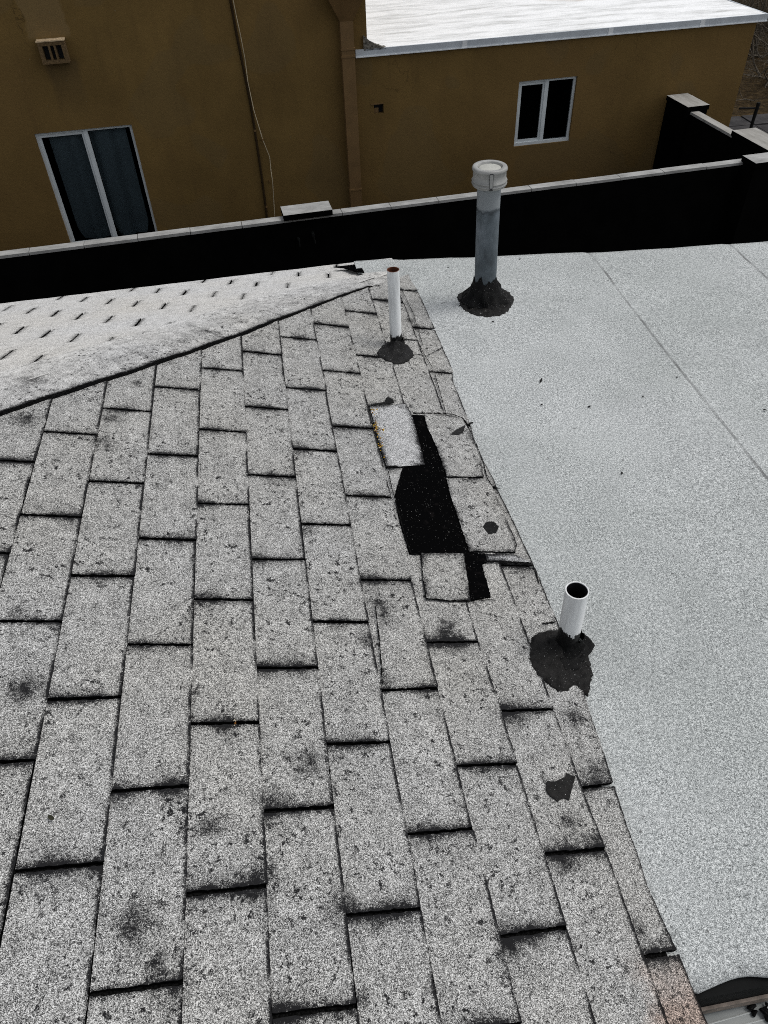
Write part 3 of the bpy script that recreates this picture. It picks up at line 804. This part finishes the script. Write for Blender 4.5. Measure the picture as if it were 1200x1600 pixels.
# the tall flue
e = empty('flue_pipe', (1.067, 1.556, FZ), label='tall blue grey metal flue with a round pale cap on the flat roof', cat='flue')
H = .47; ln = (-.013 / .53, .004 / .53)
mb = MB(); mb.lathe([(.0425, -.01), (.0425, .2), (.0425, .45), (.040, .47)], n=56, lean=ln); o = mb.build('pipe', M['flue'], e, True)
mb = MB()
mb.lathe([(.040, .452), (.058, .453), (.0605, .456), (.0595, .460), (.0630, .4615), (.0635, .4635), (.0590, .4655), (.0590, .4695), (.0630, .4715), (.0635, .4735), (.0590, .4755),
          (.0590, .507), (.0630, .5095), (.0635, .5125), (.0610, .518), (.0585, .520), (.046, .5195), (.0445, .5185), (.0445, .508), (.040, .506)], n=64, lean=ln)
mb.build('rain_cap', M['cap_metal'], e, True)
mb = MB(); mb.lathe([(.0445, .507), (.0405, .508), (.0400, .513), (.034, .5145), (.012, .516)], n=48, lean=ln); mb.disc(.012, .516, n=48, lean=ln); mb.build('cap_disc', M['cap_pale'], e, True)
# strap on the near side of the cap
va = math.atan2(-1.0865 - 1.556, .278 - 1.067)
def arc(r0, r1, a0, a1, z0, z1, mbx):
    b = len(mbx.v); n = 6
    for z in (z0, z1):
        for r_ in (r0, r1):
            for i in range(n + 1):
                a = a0 + (a1 - a0) * i / n
                mbx.v.append((r_ * math.cos(a) + ln[0] * z, r_ * math.sin(a) + ln[1] * z, z))
    m_ = n + 1
    for i in range(n):
        mbx.f += [(b + m_ + i, b + m_ + i + 1, b + 3 * m_ + i + 1, b + 3 * m_ + i), (b + 2 * m_ + i, b + 2 * m_ + i + 1, b + 3 * m_ + i + 1, b + 3 * m_ + i)]
        mbx.m += [0, 0]
    mbx.f += [(b, b + m_, b + 3 * m_, b + 2 * m_), (b + n, b + m_ + n, b + 3 * m_ + n, b + 2 * m_ + n)]; mbx.m += [0, 0]
mb = MB(); arc(.0600, .0642, va + .02, va + .23, .456, .513, mb); mb.build('cap_seam_frame', M['black_in'], e)
mb = MB(); arc(.0600, .0652, va + .045, va + .205, .459, .510, mb); mb.build('cap_seam_plate', M['cap_metal'], e)
mb = MB(); a_ = va + .125
mb.lathe([(.0, .004), (.003, .003), (.0042, 0.0)], c=(.0655 * math.cos(a_) - .011, .0655 * math.sin(a_) + .003, .461), n=10); mb.build('bolt', M['black_in'], e)
fl = [(0.9595,1.6014),(0.9769,1.6303),(1.0048,1.6462),(1.0277,1.6634),(1.0636,1.6666),(1.1161,1.6606),(1.1641,1.6387),(1.1841,1.5954),(1.1907,1.5450),(1.1698,1.4913),(1.1334,1.4375),(1.0879,1.4121),(1.0372,1.4132),(0.9927,1.4378),(0.9645,1.4794),(0.9579,1.5273)]
def PF(x, y, h=0.0): return Vector((x, y, FZ + .003 + h))
collar(e, fl, PF, (1.067, 1.556), .0425, M['tar_grey'], .005, .010, 43, Vector((0, 0, 1)), .6, 1.2)
V, F_ = [], []; n = 60; prof = [(.096, .002), (.086, .012), (.076, .024), (.066, .042), (.056, .062), (.049, .080), (.0445, .098)]
for q, (r_, z_) in enumerate(prof):
    for i in range(n):
        a = 2 * math.pi * i / n
        k1 = noise.noise(Vector((math.cos(a) * 2.2, math.sin(a) * 2.2, q * .35 + 7)))
        k2 = noise.noise(Vector((math.cos(a) * 6, math.sin(a) * 6, q * .9 + 3)))
        rr = r_ * (1 + k1 * .26 + k2 * .14) if q < len(prof) - 2 else max(.0432, r_ * (1 + k2 * .04))
        zz = z_ + (k1 * .03 + k2 * .02 if q == len(prof) - 1 else k2 * .006)
        V.append((rr * math.cos(a) + ln[0] * zz, rr * math.sin(a) + ln[1] * zz, zz))
for q in range(len(prof) - 1):
    for i in range(n): F_.append((q * n + i, q * n + (i + 1) % n, (q + 1) * n + (i + 1) % n, (q + 1) * n + i))
mesh('sealant_cone', V, F_, M['tar_black'], e, smooth=True, label='black roof cement cone climbing the flue')

# ================================================================== SMALL DEBRIS
def flake(name, pos, L, Wd, rz, mat, tilt=.15, lift=.004):
    V = []; F_ = []
    for i in range(7):
        t = i / 6 - .5; w = Wd * (1 - (2 * t) ** 2) ** .7 * .5 + .0004
        for s_ in (-1, 0, 1): V.append((t * L, s_ * w, lift + abs(s_) * .15 * Wd + tilt * t * L))
    for i in range(6):
        for s_ in (0, 1): F_.append((i * 3 + s_, i * 3 + s_ + 1, i * 3 + s_ + 4, i * 3 + s_ + 3))
    nv = len(V); V += [(x, y, z - .0009) for x, y, z in V]; F_ += [tuple(q + nv for q in f_)[::-1] for f_ in F_]
    o = mesh(name, V, F_, mat); o.location = pos; o.rotation_euler = (0, 0, rz); return o
def sp(pts): return [PS(u, y, .003) for u, y in pts]
p = sp([(-0.2149,-0.4796)])[0]; o = flake('leaf', p, .013, .006, -.6, M['leaf']); o.rotation_euler = (0, AL, -.6)
setp(o, 'small dull green leaf lying on the lower left shingles', 'leaf')
fp = [(1.1108,0.9630),(1.4109,0.8051),(1.1947,0.4521),(1.7601,0.6574),(1.6020,1.6032)]
o = flake('leaf', (*fp[0], FZ + .003), .022, .006, 1.0, M['twig_black'], .3); setp(o, 'curled black leaf on the flat roof right of the torn shingles', 'leaf')
pebg = 'black specks on the flat roof'
where = ['right of centre on the flat roof', 'lower of the two by the curled leaf', 'against the right edge beyond the long seam', 'beside the long seam near its far end',
         'just above the curled black leaf', 'left of the long seam halfway down', 'right of the long seam in mid roof', 'near the shingle edge above the slipped tabs',
         'left of the flue collar', 'at the far edge left of the flue', 'just behind the flue on its right']
for i, (q, wh) in enumerate(zip(fp[1:] + [(1.0696,0.8273),(1.2175,0.7861),(1.5681,0.8877),(1.0537,1.3800),(0.9579,1.5273),(0.9861,1.8600),(1.3056,1.8680)], where)):
    o = flake('grit', (*q, FZ + .003), .006 + .003 * (i % 3), .005, i * 1.3, M['twig_black']); setp(o, 'tiny black speck ' + wh, 'grit', pebg)
# yellow moss in the joint beside the pale tab
V, F_, Mi = [], [], []
rnd = random.Random(5)
mp = [(0.5189,0.7729),(0.5205,0.7564),(0.5188,0.7068),(0.5157,0.6870),(0.5152,0.6710),(0.5342,0.6773),(0.5152,0.6335),(0.5147,0.6059),(0.5102,0.5902),(0.5186,0.5587),(0.5263,0.6291),(0.5142,0.6520),(0.5221,0.7803)]
wts = [5, 3, 9, 16, 12, 8, 5, 10, 5, 3, 3, 5, 3]
for (u, y), w in zip(mp, wts):
    for q in range(w):
        a, b = u + rnd.gauss(0, .0035), y + rnd.gauss(0, .0075)
        c_ = PS(a, y + rnd.gauss(0, .008), .006 + rnd.random() * .004); s_ = rnd.uniform(.0012, .0030); b0 = len(V)
        V += [c_ + Vector(d_) * s_ for d_ in ((1, 0, 0), (0, 1, 0), (-1, 0, 0), (0, -1, 0), (0, 0, 1), (0, 0, -1))]
        mm = rnd.choice([0, 0, 0, 1, 1, 2])
        for t_ in ((0, 1, 4), (1, 2, 4), (2, 3, 4), (3, 0, 4), (1, 0, 5), (2, 1, 5), (3, 2, 5), (0, 3, 5)): F_.append(tuple(b0 + z for z in t_)); Mi.append(mm)
o = mesh('moss', V, F_, [M['yellow'], M['orange'], M['cream']], None, Mi)
setp(o, 'yellow and orange moss crumbs in the joint beside the paler tab', 'moss', kind='stuff')
V, F_, Mi = [], [], []
for q in range(9):
    u, y = [(0.0815,-0.3103)][0]; c_ = PS(u + rnd.gauss(0, .002), y + rnd.gauss(0, .004), .004); s_ = .0014; b0 = len(V)
    V += [c_ + Vector(d_) * s_ for d_ in ((1, 0, 0), (0, 1, 0), (-1, 0, 0), (0, -1, 0), (0, 0, 1), (0, 0, -1))]
    for t_ in ((0, 1, 4), (1, 2, 4), (2, 3, 4), (3, 0, 4), (1, 0, 5), (2, 1, 5), (3, 2, 5), (0, 3, 5)): F_.append(tuple(b0 + z for z in t_)); Mi.append(q % 2)
o = mesh('moss', V, F_, [M['orange'], M['cream']], None, Mi)
setp(o, 'tiny orange crumb in a black slot of the middle shingles', 'moss', kind='stuff')

# ================================================================== BLACK BLOCK WALL WITH GREY CAPS
WA = math.atan2(.392, 5.257)
wl = empty('block_wall', (-1.608 + .085 * math.sin(WA), 4.834 - .085 * math.cos(WA), -1.2), WA,
           label='black block wall with thin grey caps crossing the frame behind the roof', cat='wall')
mb = MB(); mb.box(-5.2, 6.14, .006, .082, -1.85, -.0225); mb.build('wall_body', M['shade_black'], wl)
for i in range(-12, 16):
    a = i * .407; b = a + .407 - .005
    if b > 6.2 or (1.95 < a < 2.2 and False): continue
    h_ = random.uniform(-.0015, .0015); y_ = random.uniform(-.002, .002)
    mb = MB(); mb.box(a, min(b, 6.12), y_, .086 + y_, -.022, h_)
    mb.build('cap_block', M['wall_cap'], wl)
def pil(name_s, x0, x1, y0, y1, zt_, capm, parent):
    mb = MB(); mb.box(x0 + .008, x1 - .008, max(y0 + .008, .084 if name_s == 'a' else -9), y1 - .008, -1.85, zt_ - .046); mb.build('pilaster', M['shade_black'], parent)
    mb = MB(); mb.box(x0, x1, y0, y1, zt_ - .045, zt_)
    o = mb.build('pilaster_cap', [capm, M['shade_black']], parent)
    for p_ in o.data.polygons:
        if abs(p_.normal.z) < .5: p_.material_index = 1  # cap sides are painted as shade, tops keep the lit cap colour
pil('a', 1.96, 2.355, -.035, .155, .05, M['wall_cap'], wl)
mb = MB(); mb.tube([(2.06, -.045, -.16), (2.06, .0, -.16)], .010, 8); mb.tube([(2.06, -.05, -.155), (2.06, -.05, -.21)], .006, 8)
mb.build('bracket', M['fascia'], wl)
mb = MB(); mb.tube([(2.18, -.055, -.13), (2.18, .0, -.13)], .013, 8); mb.tube([(2.18, -.05, -.13), (2.19, -.05, -.20)], .006, 8)
mb.build('bracket', M['fascia'], wl)
rw = empty('return_wall', (4.60, 5.05, -1.2), WA, label='black side wall with stepped caps running back to the brown building', cat='wall')
pil('corner', -.17, 1.6, -.02, .185, .05, M['wall_cap'], rw)
pil('mid', .11, .36, .230, .80, .05, M['wall_cap_b'], rw)
mb = MB(); mb.box(.206, .286, .80, 2.05, -1.85, -.055); mb.build('wall_body', M['shade_black'], rw)
mb = MB(); mb.box(.200, .292, .80, 2.04, -.054, -.03); o = mb.build('cap_strip', [M['wall_cap_b'], M['wall_cap']], rw)
for p_ in o.data.polygons:
    if p_.normal.x < -.5: p_.material_index = 1
pil('end', .155, .40, 1.66, 2.10, .02, M['wall_cap_b'], rw)

# ================================================================== BROWN BUILDING
BA = R(3.0)
dvec = Vector((math.cos(BA), math.sin(BA), 0)); nvec = Vector((-math.sin(BA), math.cos(BA), 0))
p0_ = Vector((4.77, 7.23, 0)); org = p0_ - dvec * p0_.dot(dvec)
bl = empty('brown_building', (org.x, org.y, 0), BA, label='brown stucco building with a tall left wing and a low wing under a white roof', cat='building')
def wall_holes(mb, x0, x1, z0, z1, holes, y=0.0, depth=.10):
    xs_ = sorted({x0, x1} | {h[0] for h in holes} | {h[1] for h in holes}); zs_ = sorted({z0, z1} | {h[2] for h in holes} | {h[3] for h in holes})
    for a, b in zip(xs_, xs_[1:]):
        for c_, d_ in zip(zs_, zs_[1:]):
            mx_, mz_ = (a + b) / 2, (c_ + d_) / 2
            if any(h[0] < mx_ < h[1] and h[2] < mz_ < h[3] for h in holes): continue
            n = len(mb.v); mb.v += [(a, y, c_), (b, y, c_), (b, y, d_), (a, y, d_)]; mb.f.append((n, n + 1, n + 2, n + 3)); mb.m.append(0)
    for h in holes:
        a, b, c_, d_ = h; n = len(mb.v)
        mb.v += [(a, y, c_), (b, y, c_), (b, y, d_), (a, y, d_), (a, y + depth, c_), (b, y + depth, c_), (b, y + depth, d_), (a, y + depth, d_)]
        mb.f += [(n, n + 4, n + 5, n + 1), (n + 1, n + 5, n + 6, n + 2), (n + 2, n + 6, n + 7, n + 3), (n + 3, n + 7, n + 4, n)]; mb.m += [0] * 4
WLh = (-1.49, -.59, -2.10, -.975); WRh = (3.31, 3.945, -1.56, -.93)
HOLE = (1.785, 1.885, -1.095, -1.01)
TW = 1.742
mb = MB(); wall_holes(mb, -8, TW, -3.0, 2.6, [WLh])
mb.v += [(TW, 0, -3), (TW, 7, -3), (TW, 7, 2.6), (TW, 0, 2.6), (-8, 7, -3), (-8, 0, -3), (-8, 0, 2.6), (-8, 7, 2.6)]
n = len(mb.v) - 8; mb.f += [(n, n + 1, n + 2, n + 3), (n + 4, n + 5, n + 6, n + 7), (n + 1, n + 4, n + 7, n + 2), (n + 3, n + 2, n + 7, n + 6)]; mb.m += [0] * 4
mb.build('tall_wing_wall', M['stucco'], bl)
mb = MB(); wall_holes(mb, TW, 5.86, -3.0, -.585, [WRh, HOLE], y=.002)
n = len(mb.v); mb.v += [(5.86, .002, -3), (5.86, 6.5, -3), (5.86, 6.5, -.585), (5.86, .002, -.585), (TW, 6.5, -3), (TW, 6.5, -.585)]
mb.f += [(n, n + 1, n + 2, n + 3), (n + 1, n + 4, n + 5, n + 2)]; mb.m += [0, 0]
mb.build('low_wing_wall', M['stucco'], bl)
# white coated roof with a soft rolling surface
V, F_ = [], []
NX, NY2 = 90, 110
for i in range(NX + 1):
    x = TW + .004 + (5.93 - TW) * i / NX
    for j in range(NY2 + 1):
        y = -.005 + 6.5 * (j / NY2) ** 1.5
        V.append((x, y, -.520 + .010 * noise.noise(Vector((x * 1.2, y * 1.5, 0))) + .004 * noise.noise(Vector((x * 7, y * 9, 2))) - .004 * (j == 0)))
for i in range(NX):
    for j in range(NY2):
        a = i * (NY2 + 1) + j; F_.append((a, a + NY2 + 1, a + NY2 + 2, a + 1))
mesh('white_roof', V, F_, M['white_coat'], bl, smooth=True, label='flat white coated roof with a brown stain')
mb = MB(); mb.box(TW - .12, 5.955, -.022, -.006, -.572, -.516); mb.box(5.935, 5.955, -.005, 6.5, -.572, -.516); mb.build('roof_flashing', M['zinc'], bl)
mb = MB(); mb.box(TW - .12, 5.955, -.030, -.004, -.582, -.573); mb.build('flashing_lip', M['zinc_lip'], bl)
for x in (2.68, 4.2, 5.2):
    mb = MB(); mb.box(x, x + .05, -.0245, -.0225, -.573, -.515); mb.build('flashing_joint', M['zinc_lip'], bl)
# broken mortar at the foot of the tall corner
V = []; F_ = []
for i in range(9):
    for j in range(8):
        t, s_ = i / 8, j / 7
        x = TW - .04 + .22 * t; h_ = max(0, (1 - t) ** 1.6) * .12 * (1 - s_ * .3)
        V.append((x, -.022 + s_ * .10, -.518 + h_ + noise.noise(Vector((x * 40, s_ * 6, 1))) * .014))
for i in range(8):
    for j in range(7): F_.append((i * 8 + j, (i + 1) * 8 + j, (i + 1) * 8 + j + 1, i * 8 + j + 1))
nb = len(V)
for i in range(9): x, y, z = V[i * 8]; V.append((x, y, -.53))
for i in range(8): F_.append((nb + i, nb + i + 1, (i + 1) * 8, i * 8))
mesh('broken_mortar', V, F_, M['mortar'], bl, label='crumbling mortar lump at the foot of the tall corner')
# hole with broken screen
mb = MB(); mb.box(HOLE[0], HOLE[1], .06, .07, HOLE[2], HOLE[3]); mb.build('wall_hole', M['black_in'], bl)
mb = MB(); mb.box(HOLE[0] + .004, HOLE[0] + .05, .02, .028, HOLE[2] + .004, HOLE[2] + .05); mb.box(HOLE[0] - .03, HOLE[1], -.004, .02, HOLE[3], HOLE[3] + .010)
mb.build('hole_screen', M['downspout'], bl)

def window(x0, x1, z0, z1, mid, curtain, sash_left, label, fw=.026):
    w = mesh('window', *(lambda m: (m.v, m.f))(MB().box(x0, x1, .030, .062, z1 - fw, z1).box(x0, x1, .020, .062, z0, z0 + fw + .004).box(x0, x0 + fw, .0305, .0615, z0 + fw + .004, z1 - fw).box(x1 - fw, x1, .0305, .0615, z0 + fw + .004, z1 - fw)),
             M['frame'], bl, label=label)
    MB().box(mid - .020, mid + .020, .024, .058, z0 + fw + .004, z1 - fw).build('mullion', M['frame'], w)
    a, b = (x0 + fw, mid - .020)
    s_ = .020
    MB().box(a, b, .034, .056, z1 - fw - s_ - .003, z1 - fw - .003).box(a, b, .034, .056, z0 + fw + .004, z0 + fw + .004 + s_ * 1.3).box(a, a + s_, .0345, .0555, z0 + fw + s_ * 1.3, z1 - fw - s_).box(b - s_, b, .0345, .0555, z0 + fw + s_ * 1.3, z1 - fw - s_).build('sash', M['frame'], w)
    for (p_, q_) in ((a + s_, b - s_), (mid + .020, x1 - fw)):
        mb = MB(); n = 0; mb.v = [(p_, .046, z0 + fw), (q_, .046, z0 + fw), (q_, .046, z1 - fw), (p_, .046, z1 - fw)]; mb.f = [(0, 1, 2, 3)]; mb.m = [0]
        mb.build('pane', M['glass'], w)
    mb = MB(); mb.box(x0 - .35, x1 + .35, .10, 1.3, z0 - .4, z1 + .3)
    mb.f.pop(2); mb.m.pop(2)
    nb = len(mb.v)
    wall_holes(mb, x0 - .35, x1 + .35, z0 - .4, z1 + .3, [(x0, x1, z0, z1)], y=.10, depth=.0)
    mb.build('room', M['room'], w)
    if curtain:
        for (ca, cb, sd_) in curtain:
            V, F_ = [], []
            NX_, NZ_ = 60, 24
            for i in range(NX_ + 1):
                t = i / NX_
                for j in range(NZ_ + 1):
                    s2_ = j / NZ_
                    x = ca + (cb - ca) * t
                    y = .135 + .030 * math.sin(t * 7 + sd_ + s2_ * .6) + .006 * math.sin(t * 17 + s2_ * 1.5 + sd_)
                    z = z1 - .02 - (z1 - z0 - .05) * s2_
                    if s2_ > .85: x = x + (((ca + cb) / 2) - x) * ((s2_ - .85) / .15) ** 2 * .25
                    V.append((x, y, z))
            for i in range(NX_):
                for j in range(NZ_):
                    a_ = i * (NZ_ + 1) + j; F_.append((a_, a_ + 1, a_ + NZ_ + 2, a_ + NZ_ + 1))
            mesh('curtain', V, F_, M['curtain'], w, smooth=True)
    return w
window(*WLh, -1.03, [(-1.40, -1.035, 0.4), (-1.02, -.67, 2.0)], True, 'white sliding window with grey curtains in the tall wing')
window(*WRh, 3.625, None, True, 'small white sliding window with black panes in the low wing')

# cast vent box
MBv = MB()
vx0, vx1, vz0, vz1 = -1.205, -.975, -.405, -.235
ve = mesh('vent_box', *(lambda m: (m.v, m.f))(MB().box(vx0, vx1, -.085, -.001, vz1 - .030, vz1).box(vx0, vx1, -.0845, -.001, vz0, vz0 + .028).box(vx0, vx0 + .034, -.084, -.001, vz0 + .028, vz1 - .030).box(vx1 - .034, vx1, -.084, -.001, vz0 + .028, vz1 - .030)
          .box(vx0 + .083, vx0 + .100, -.083, -.001, vz0 + .028, vz1 - .03).box(vx0 + .131, vx0 + .148, -.083, -.001, vz0 + .028, vz1 - .03)), M['vent_cast'], bl, label='cast vent box with three dark slots on the tall wing')
MB().box(vx0 + .034, vx1 - .034, -.02, -.002, vz0 + .028, vz1 - .03).build('vent_slots', M['black_in'], ve)
MB().box(vx0 - .006, vx1 + .006, -.092, -.001, vz1 + .001, vz1 + .010).build('vent_lit_top', simple('vent top painted lit', (.50, .38, .24), .9, .1, .5, 50, 0, .5), ve)  # paler slab paints the light falling on top of the vent box

# downspout with a hopper head
ds = empty('downspout', tuple(org + dvec * 1.54 - nvec * .0 + Vector((0, 0, -3))), BA, label='brown painted square downspout with a hopper head at the corner of the tall wing', cat='downspout')
mb = MB(); mb.box(-.062, .062, -.085, -.004, .0, 2.735); mb.build('pipe', M['downspout'], ds)
mb = MB(); V = [(-.062, -.085, 2.736), (.062, -.085, 2.736), (.062, -.004, 2.736), (-.062, -.004, 2.736), (-.17, -.16, 2.93), (.17, -.16, 2.93), (.17, -.004, 2.93), (-.17, -.004, 2.93),
               (-.17, -.16, 3.15), (.17, -.16, 3.15), (.17, -.004, 3.15), (-.17, -.004, 3.15)]
F_ = [(0, 1, 5, 4), (1, 2, 6, 5), (2, 3, 7, 6), (3, 0, 4, 7), (4, 5, 9, 8), (5, 6, 10, 9), (6, 7, 11, 10), (7, 4, 8, 11), (8, 9, 10, 11), (3, 2, 1, 0)]
mesh('hopper_head', V, F_, M['downspout'], ds)
for z in (2.50, 2.44, 1.2):
    mb = MB(); mb.box(-.068, .068, -.090, -.0035, z, z + .018); mb.build('strap', M['downspout'], ds)

def wp(pts, off): return [tuple(org + dvec * s_ - nvec * off + Vector((0, 0, z))) for s_, z in pts]
cpts = [(0.5205,0.0692),(0.5170,-0.0484),(0.5270,-0.2939),(0.5469,-0.6063),(0.5627,-0.8542),(0.5704,-1.1315),(0.5742,-1.5437),(0.5714,-1.9401),(0.5659,-2.0781)]
mb = MB(); mb.tube(wp([(cpts[0][0], .7)] + cpts + [(.60, -3.0)], .012), .0115, 8); o = mb.build('conduit', M['conduit'], None, True)
setp(o, 'thin dark brown conduit running down the tall brown wall', 'conduit')
cpts = [(0.5427,0.0678),(0.5395,-0.0499),(0.5514,-0.2110),(0.5611,-0.3215),(0.5705,-0.4971),(0.5684,-0.6998),(0.5866,-0.9412),(0.6343,-1.2187),(0.6814,-1.3909),(0.6765,-1.5224),(0.6783,-1.6319),(0.6522,-2.0046),(0.6481,-2.0879)]
mb = MB(); mb.tube(wp([(cpts[0][0], .7)] + cpts + [(.72, -3.0)], .026), .0035, 6); o = mb.build('cable', M['white_cable'], None, True)
setp(o, 'thin worn white cable wandering beside the conduit on the brown wall', 'cable')
for q, wh in zip([(0.5704,-1.1315),(0.6339,-1.2211),(0.6486,-1.6287),(0.5790,-1.8865)], ['topmost round clip, on the dark conduit', 'round clip on the pale cable just below the topmost clip', 'third round clip down, right of the conduit', 'lowest round clip, just above the black wall']):
    mb = MB(); p_ = wp([q], .03)[0]; p2_ = wp([q], .0)[0]; mb.tube([p2_, p_], .010, 8); o = mb.build('cable_clip', M['downspout'])
    setp(o, wh, 'clip', 'cable clips on the brown wall')

# ================================================================== GROUND, PATH, PLANTS
k = NT('dry brown soil')
c = k.ramp(k.noise(9, 8, .75), [(.28, (.010, .007, .004)), (.5, (.040, .027, .013)), (.72, (.11, .075, .035))])
k.bump(k.noise(20, 6, .7), .8, .05)
gm = k.done(c, .95, .05)
o = mesh('ground', [(-150, -150, -3), (150, -150, -3), (150, 150, -3), (-150, 150, -3)], [(0, 1, 2, 3)], gm); setp(o, kind='structure')
k = NT('broken path slabs')
c = k.ramp(k.noise(5, 6, .7), [(.3, (.025, .024, .025)), (.7, (.065, .062, .062))]); M['path'] = k.done(c, .9, .1)
V, F_ = [], []
mb = MB(); rnd = random.Random(9)
for i in range(7):
    for j in range(5):
        x, y = 6.6 + i * .62, 9.3 + j * .50
        if j >= 4 and i < 1: continue
        mb.box(x + .02, x + .60, y + .02, y + .48, -3.05, -2.96 + rnd.uniform(-.012, .012))
o = mb.build('path', M['path']); setp(o, kind='structure')
mb = MB(); mb.tube([(8.15, 10.9, -3), (8.15, 10.9, -2.75), (8.16, 10.9, -2.50)], [.026, .026, .030], 8)
mb.tube([(7.85, 10.9, -2.56), (8.15, 10.9, -2.58)], .016, 6)
o = mb.build('stake', M['twig_black']); setp(o, 'short dark stake with a crossbar standing in dry soil beyond the return wall', 'stake')
bark = simple('grey bark', (.10, .085, .065), .9, .1, .5, 30)
def bare_shrub(x, y, seed, h, n, label):
    rnd = random.Random(seed); mb = MB()
    def branch(p, d, L, r, dep):
        pts = [p]; q = Vector(p); dd = Vector(d)
        for i in range(4):
            dd = (dd + Vector((rnd.uniform(-1, 1), rnd.uniform(-1, 1), rnd.uniform(-.7, .8))) * .33).normalized(); q = q + dd * L / 4; pts.append(q.copy())
            if dep and rnd.random() < .9: branch(q.copy(), (dd + Vector((rnd.uniform(-1, 1), rnd.uniform(-1, 1), rnd.uniform(-.5, .6))) * .9).normalized(), L * .6, r * .55, dep - 1)
        mb.tube(pts, [r, r * .85, r * .65, r * .45, r * .25], 4, cap=False)
    for i in range(n): branch(Vector((rnd.uniform(-.2, .2), rnd.uniform(-.2, .2), 0)), Vector((rnd.uniform(-1, 1), rnd.uniform(-1, 1), rnd.uniform(.3, 1.1))).normalized(), h, .022, 3)
    e_ = empty('bare_shrub', (x, y, -3), label=label, cat='shrub', group='leafless shrubs beyond the building')
    mb.build('branches', bark, e_)
bare_shrub(10.2, 13.9, 1, 1.3, 7, 'leafless grey shrub nearest the dry soil right of the brown building')
bare_shrub(11.2, 14.4, 2, 1.5, 7, 'leafless shrub at the right edge behind the dry soil')
bare_shrub(10.9, 15.4, 3, 1.7, 7, 'leafless shrub standing furthest back before the dark trees')
leafm = NT('dark foliage'); leafm = leafm.done(leafm.ramp(leafm.noise(3, 3), [(.3, (.012, .016, .008)), (.7, (.045, .055, .025))]), .8, .15)
def dark_tree(x, y, s_, seed, label):
    rnd = random.Random(seed); V, F_ = [], []
    cl = [(rnd.gauss(0, s_ * .45), rnd.gauss(0, s_ * .45), rnd.uniform(.5, 1.0) * s_ * 2, rnd.uniform(.3, .6) * s_) for _ in range(24)]
    for q in range(9000):
        a, b, c_, r_ = rnd.choice(cl)
        p_ = Vector((rnd.gauss(0, 1), rnd.gauss(0, 1), rnd.gauss(0, 1))).normalized() * r_ * rnd.random() ** .4 + Vector((a, b, c_))
        u_ = Vector((rnd.uniform(-1, 1), rnd.uniform(-1, 1), rnd.uniform(-1, 1))).normalized() * rnd.uniform(.05, .10); w_ = u_.orthogonal().normalized() * .035
        n = len(V); V += [p_ - u_, p_ + w_, p_ + u_, p_ - w_]; F_.append((n, n + 1, n + 2, n + 3))
    e_ = empty('dark_tree', (x, y, -3), label=label, cat='tree', group='dark trees far behind the building')
    mesh('crown', V, F_, leafm, e_)
    mb = MB(); mb.tube([(0, 0, 0), (.1, 0, s_), (0, .1, s_ * 1.5)], [.16, .12, .07], 8); mb.tube([(.1, 0, s_), (.6, .2, s_ * 1.6)], [.08, .04], 6); mb.build('trunk', bark, e_)
for i, (x, y, s_, lb) in enumerate([(12.4, 17.5, 2.0, 'dark leafy tree just right of the brown building corner'), (15.2, 18.5, 2.3, 'dark leafy tree at the right edge behind the shrubs'),
                                    (11.0, 21.0, 2.6, 'dark tree showing past the back edge of the white roof'), (15.0, 23.5, 3.0, 'tallest dark tree far behind the white roof')]):
    dark_tree(x, y, s_, 20 + i, lb)
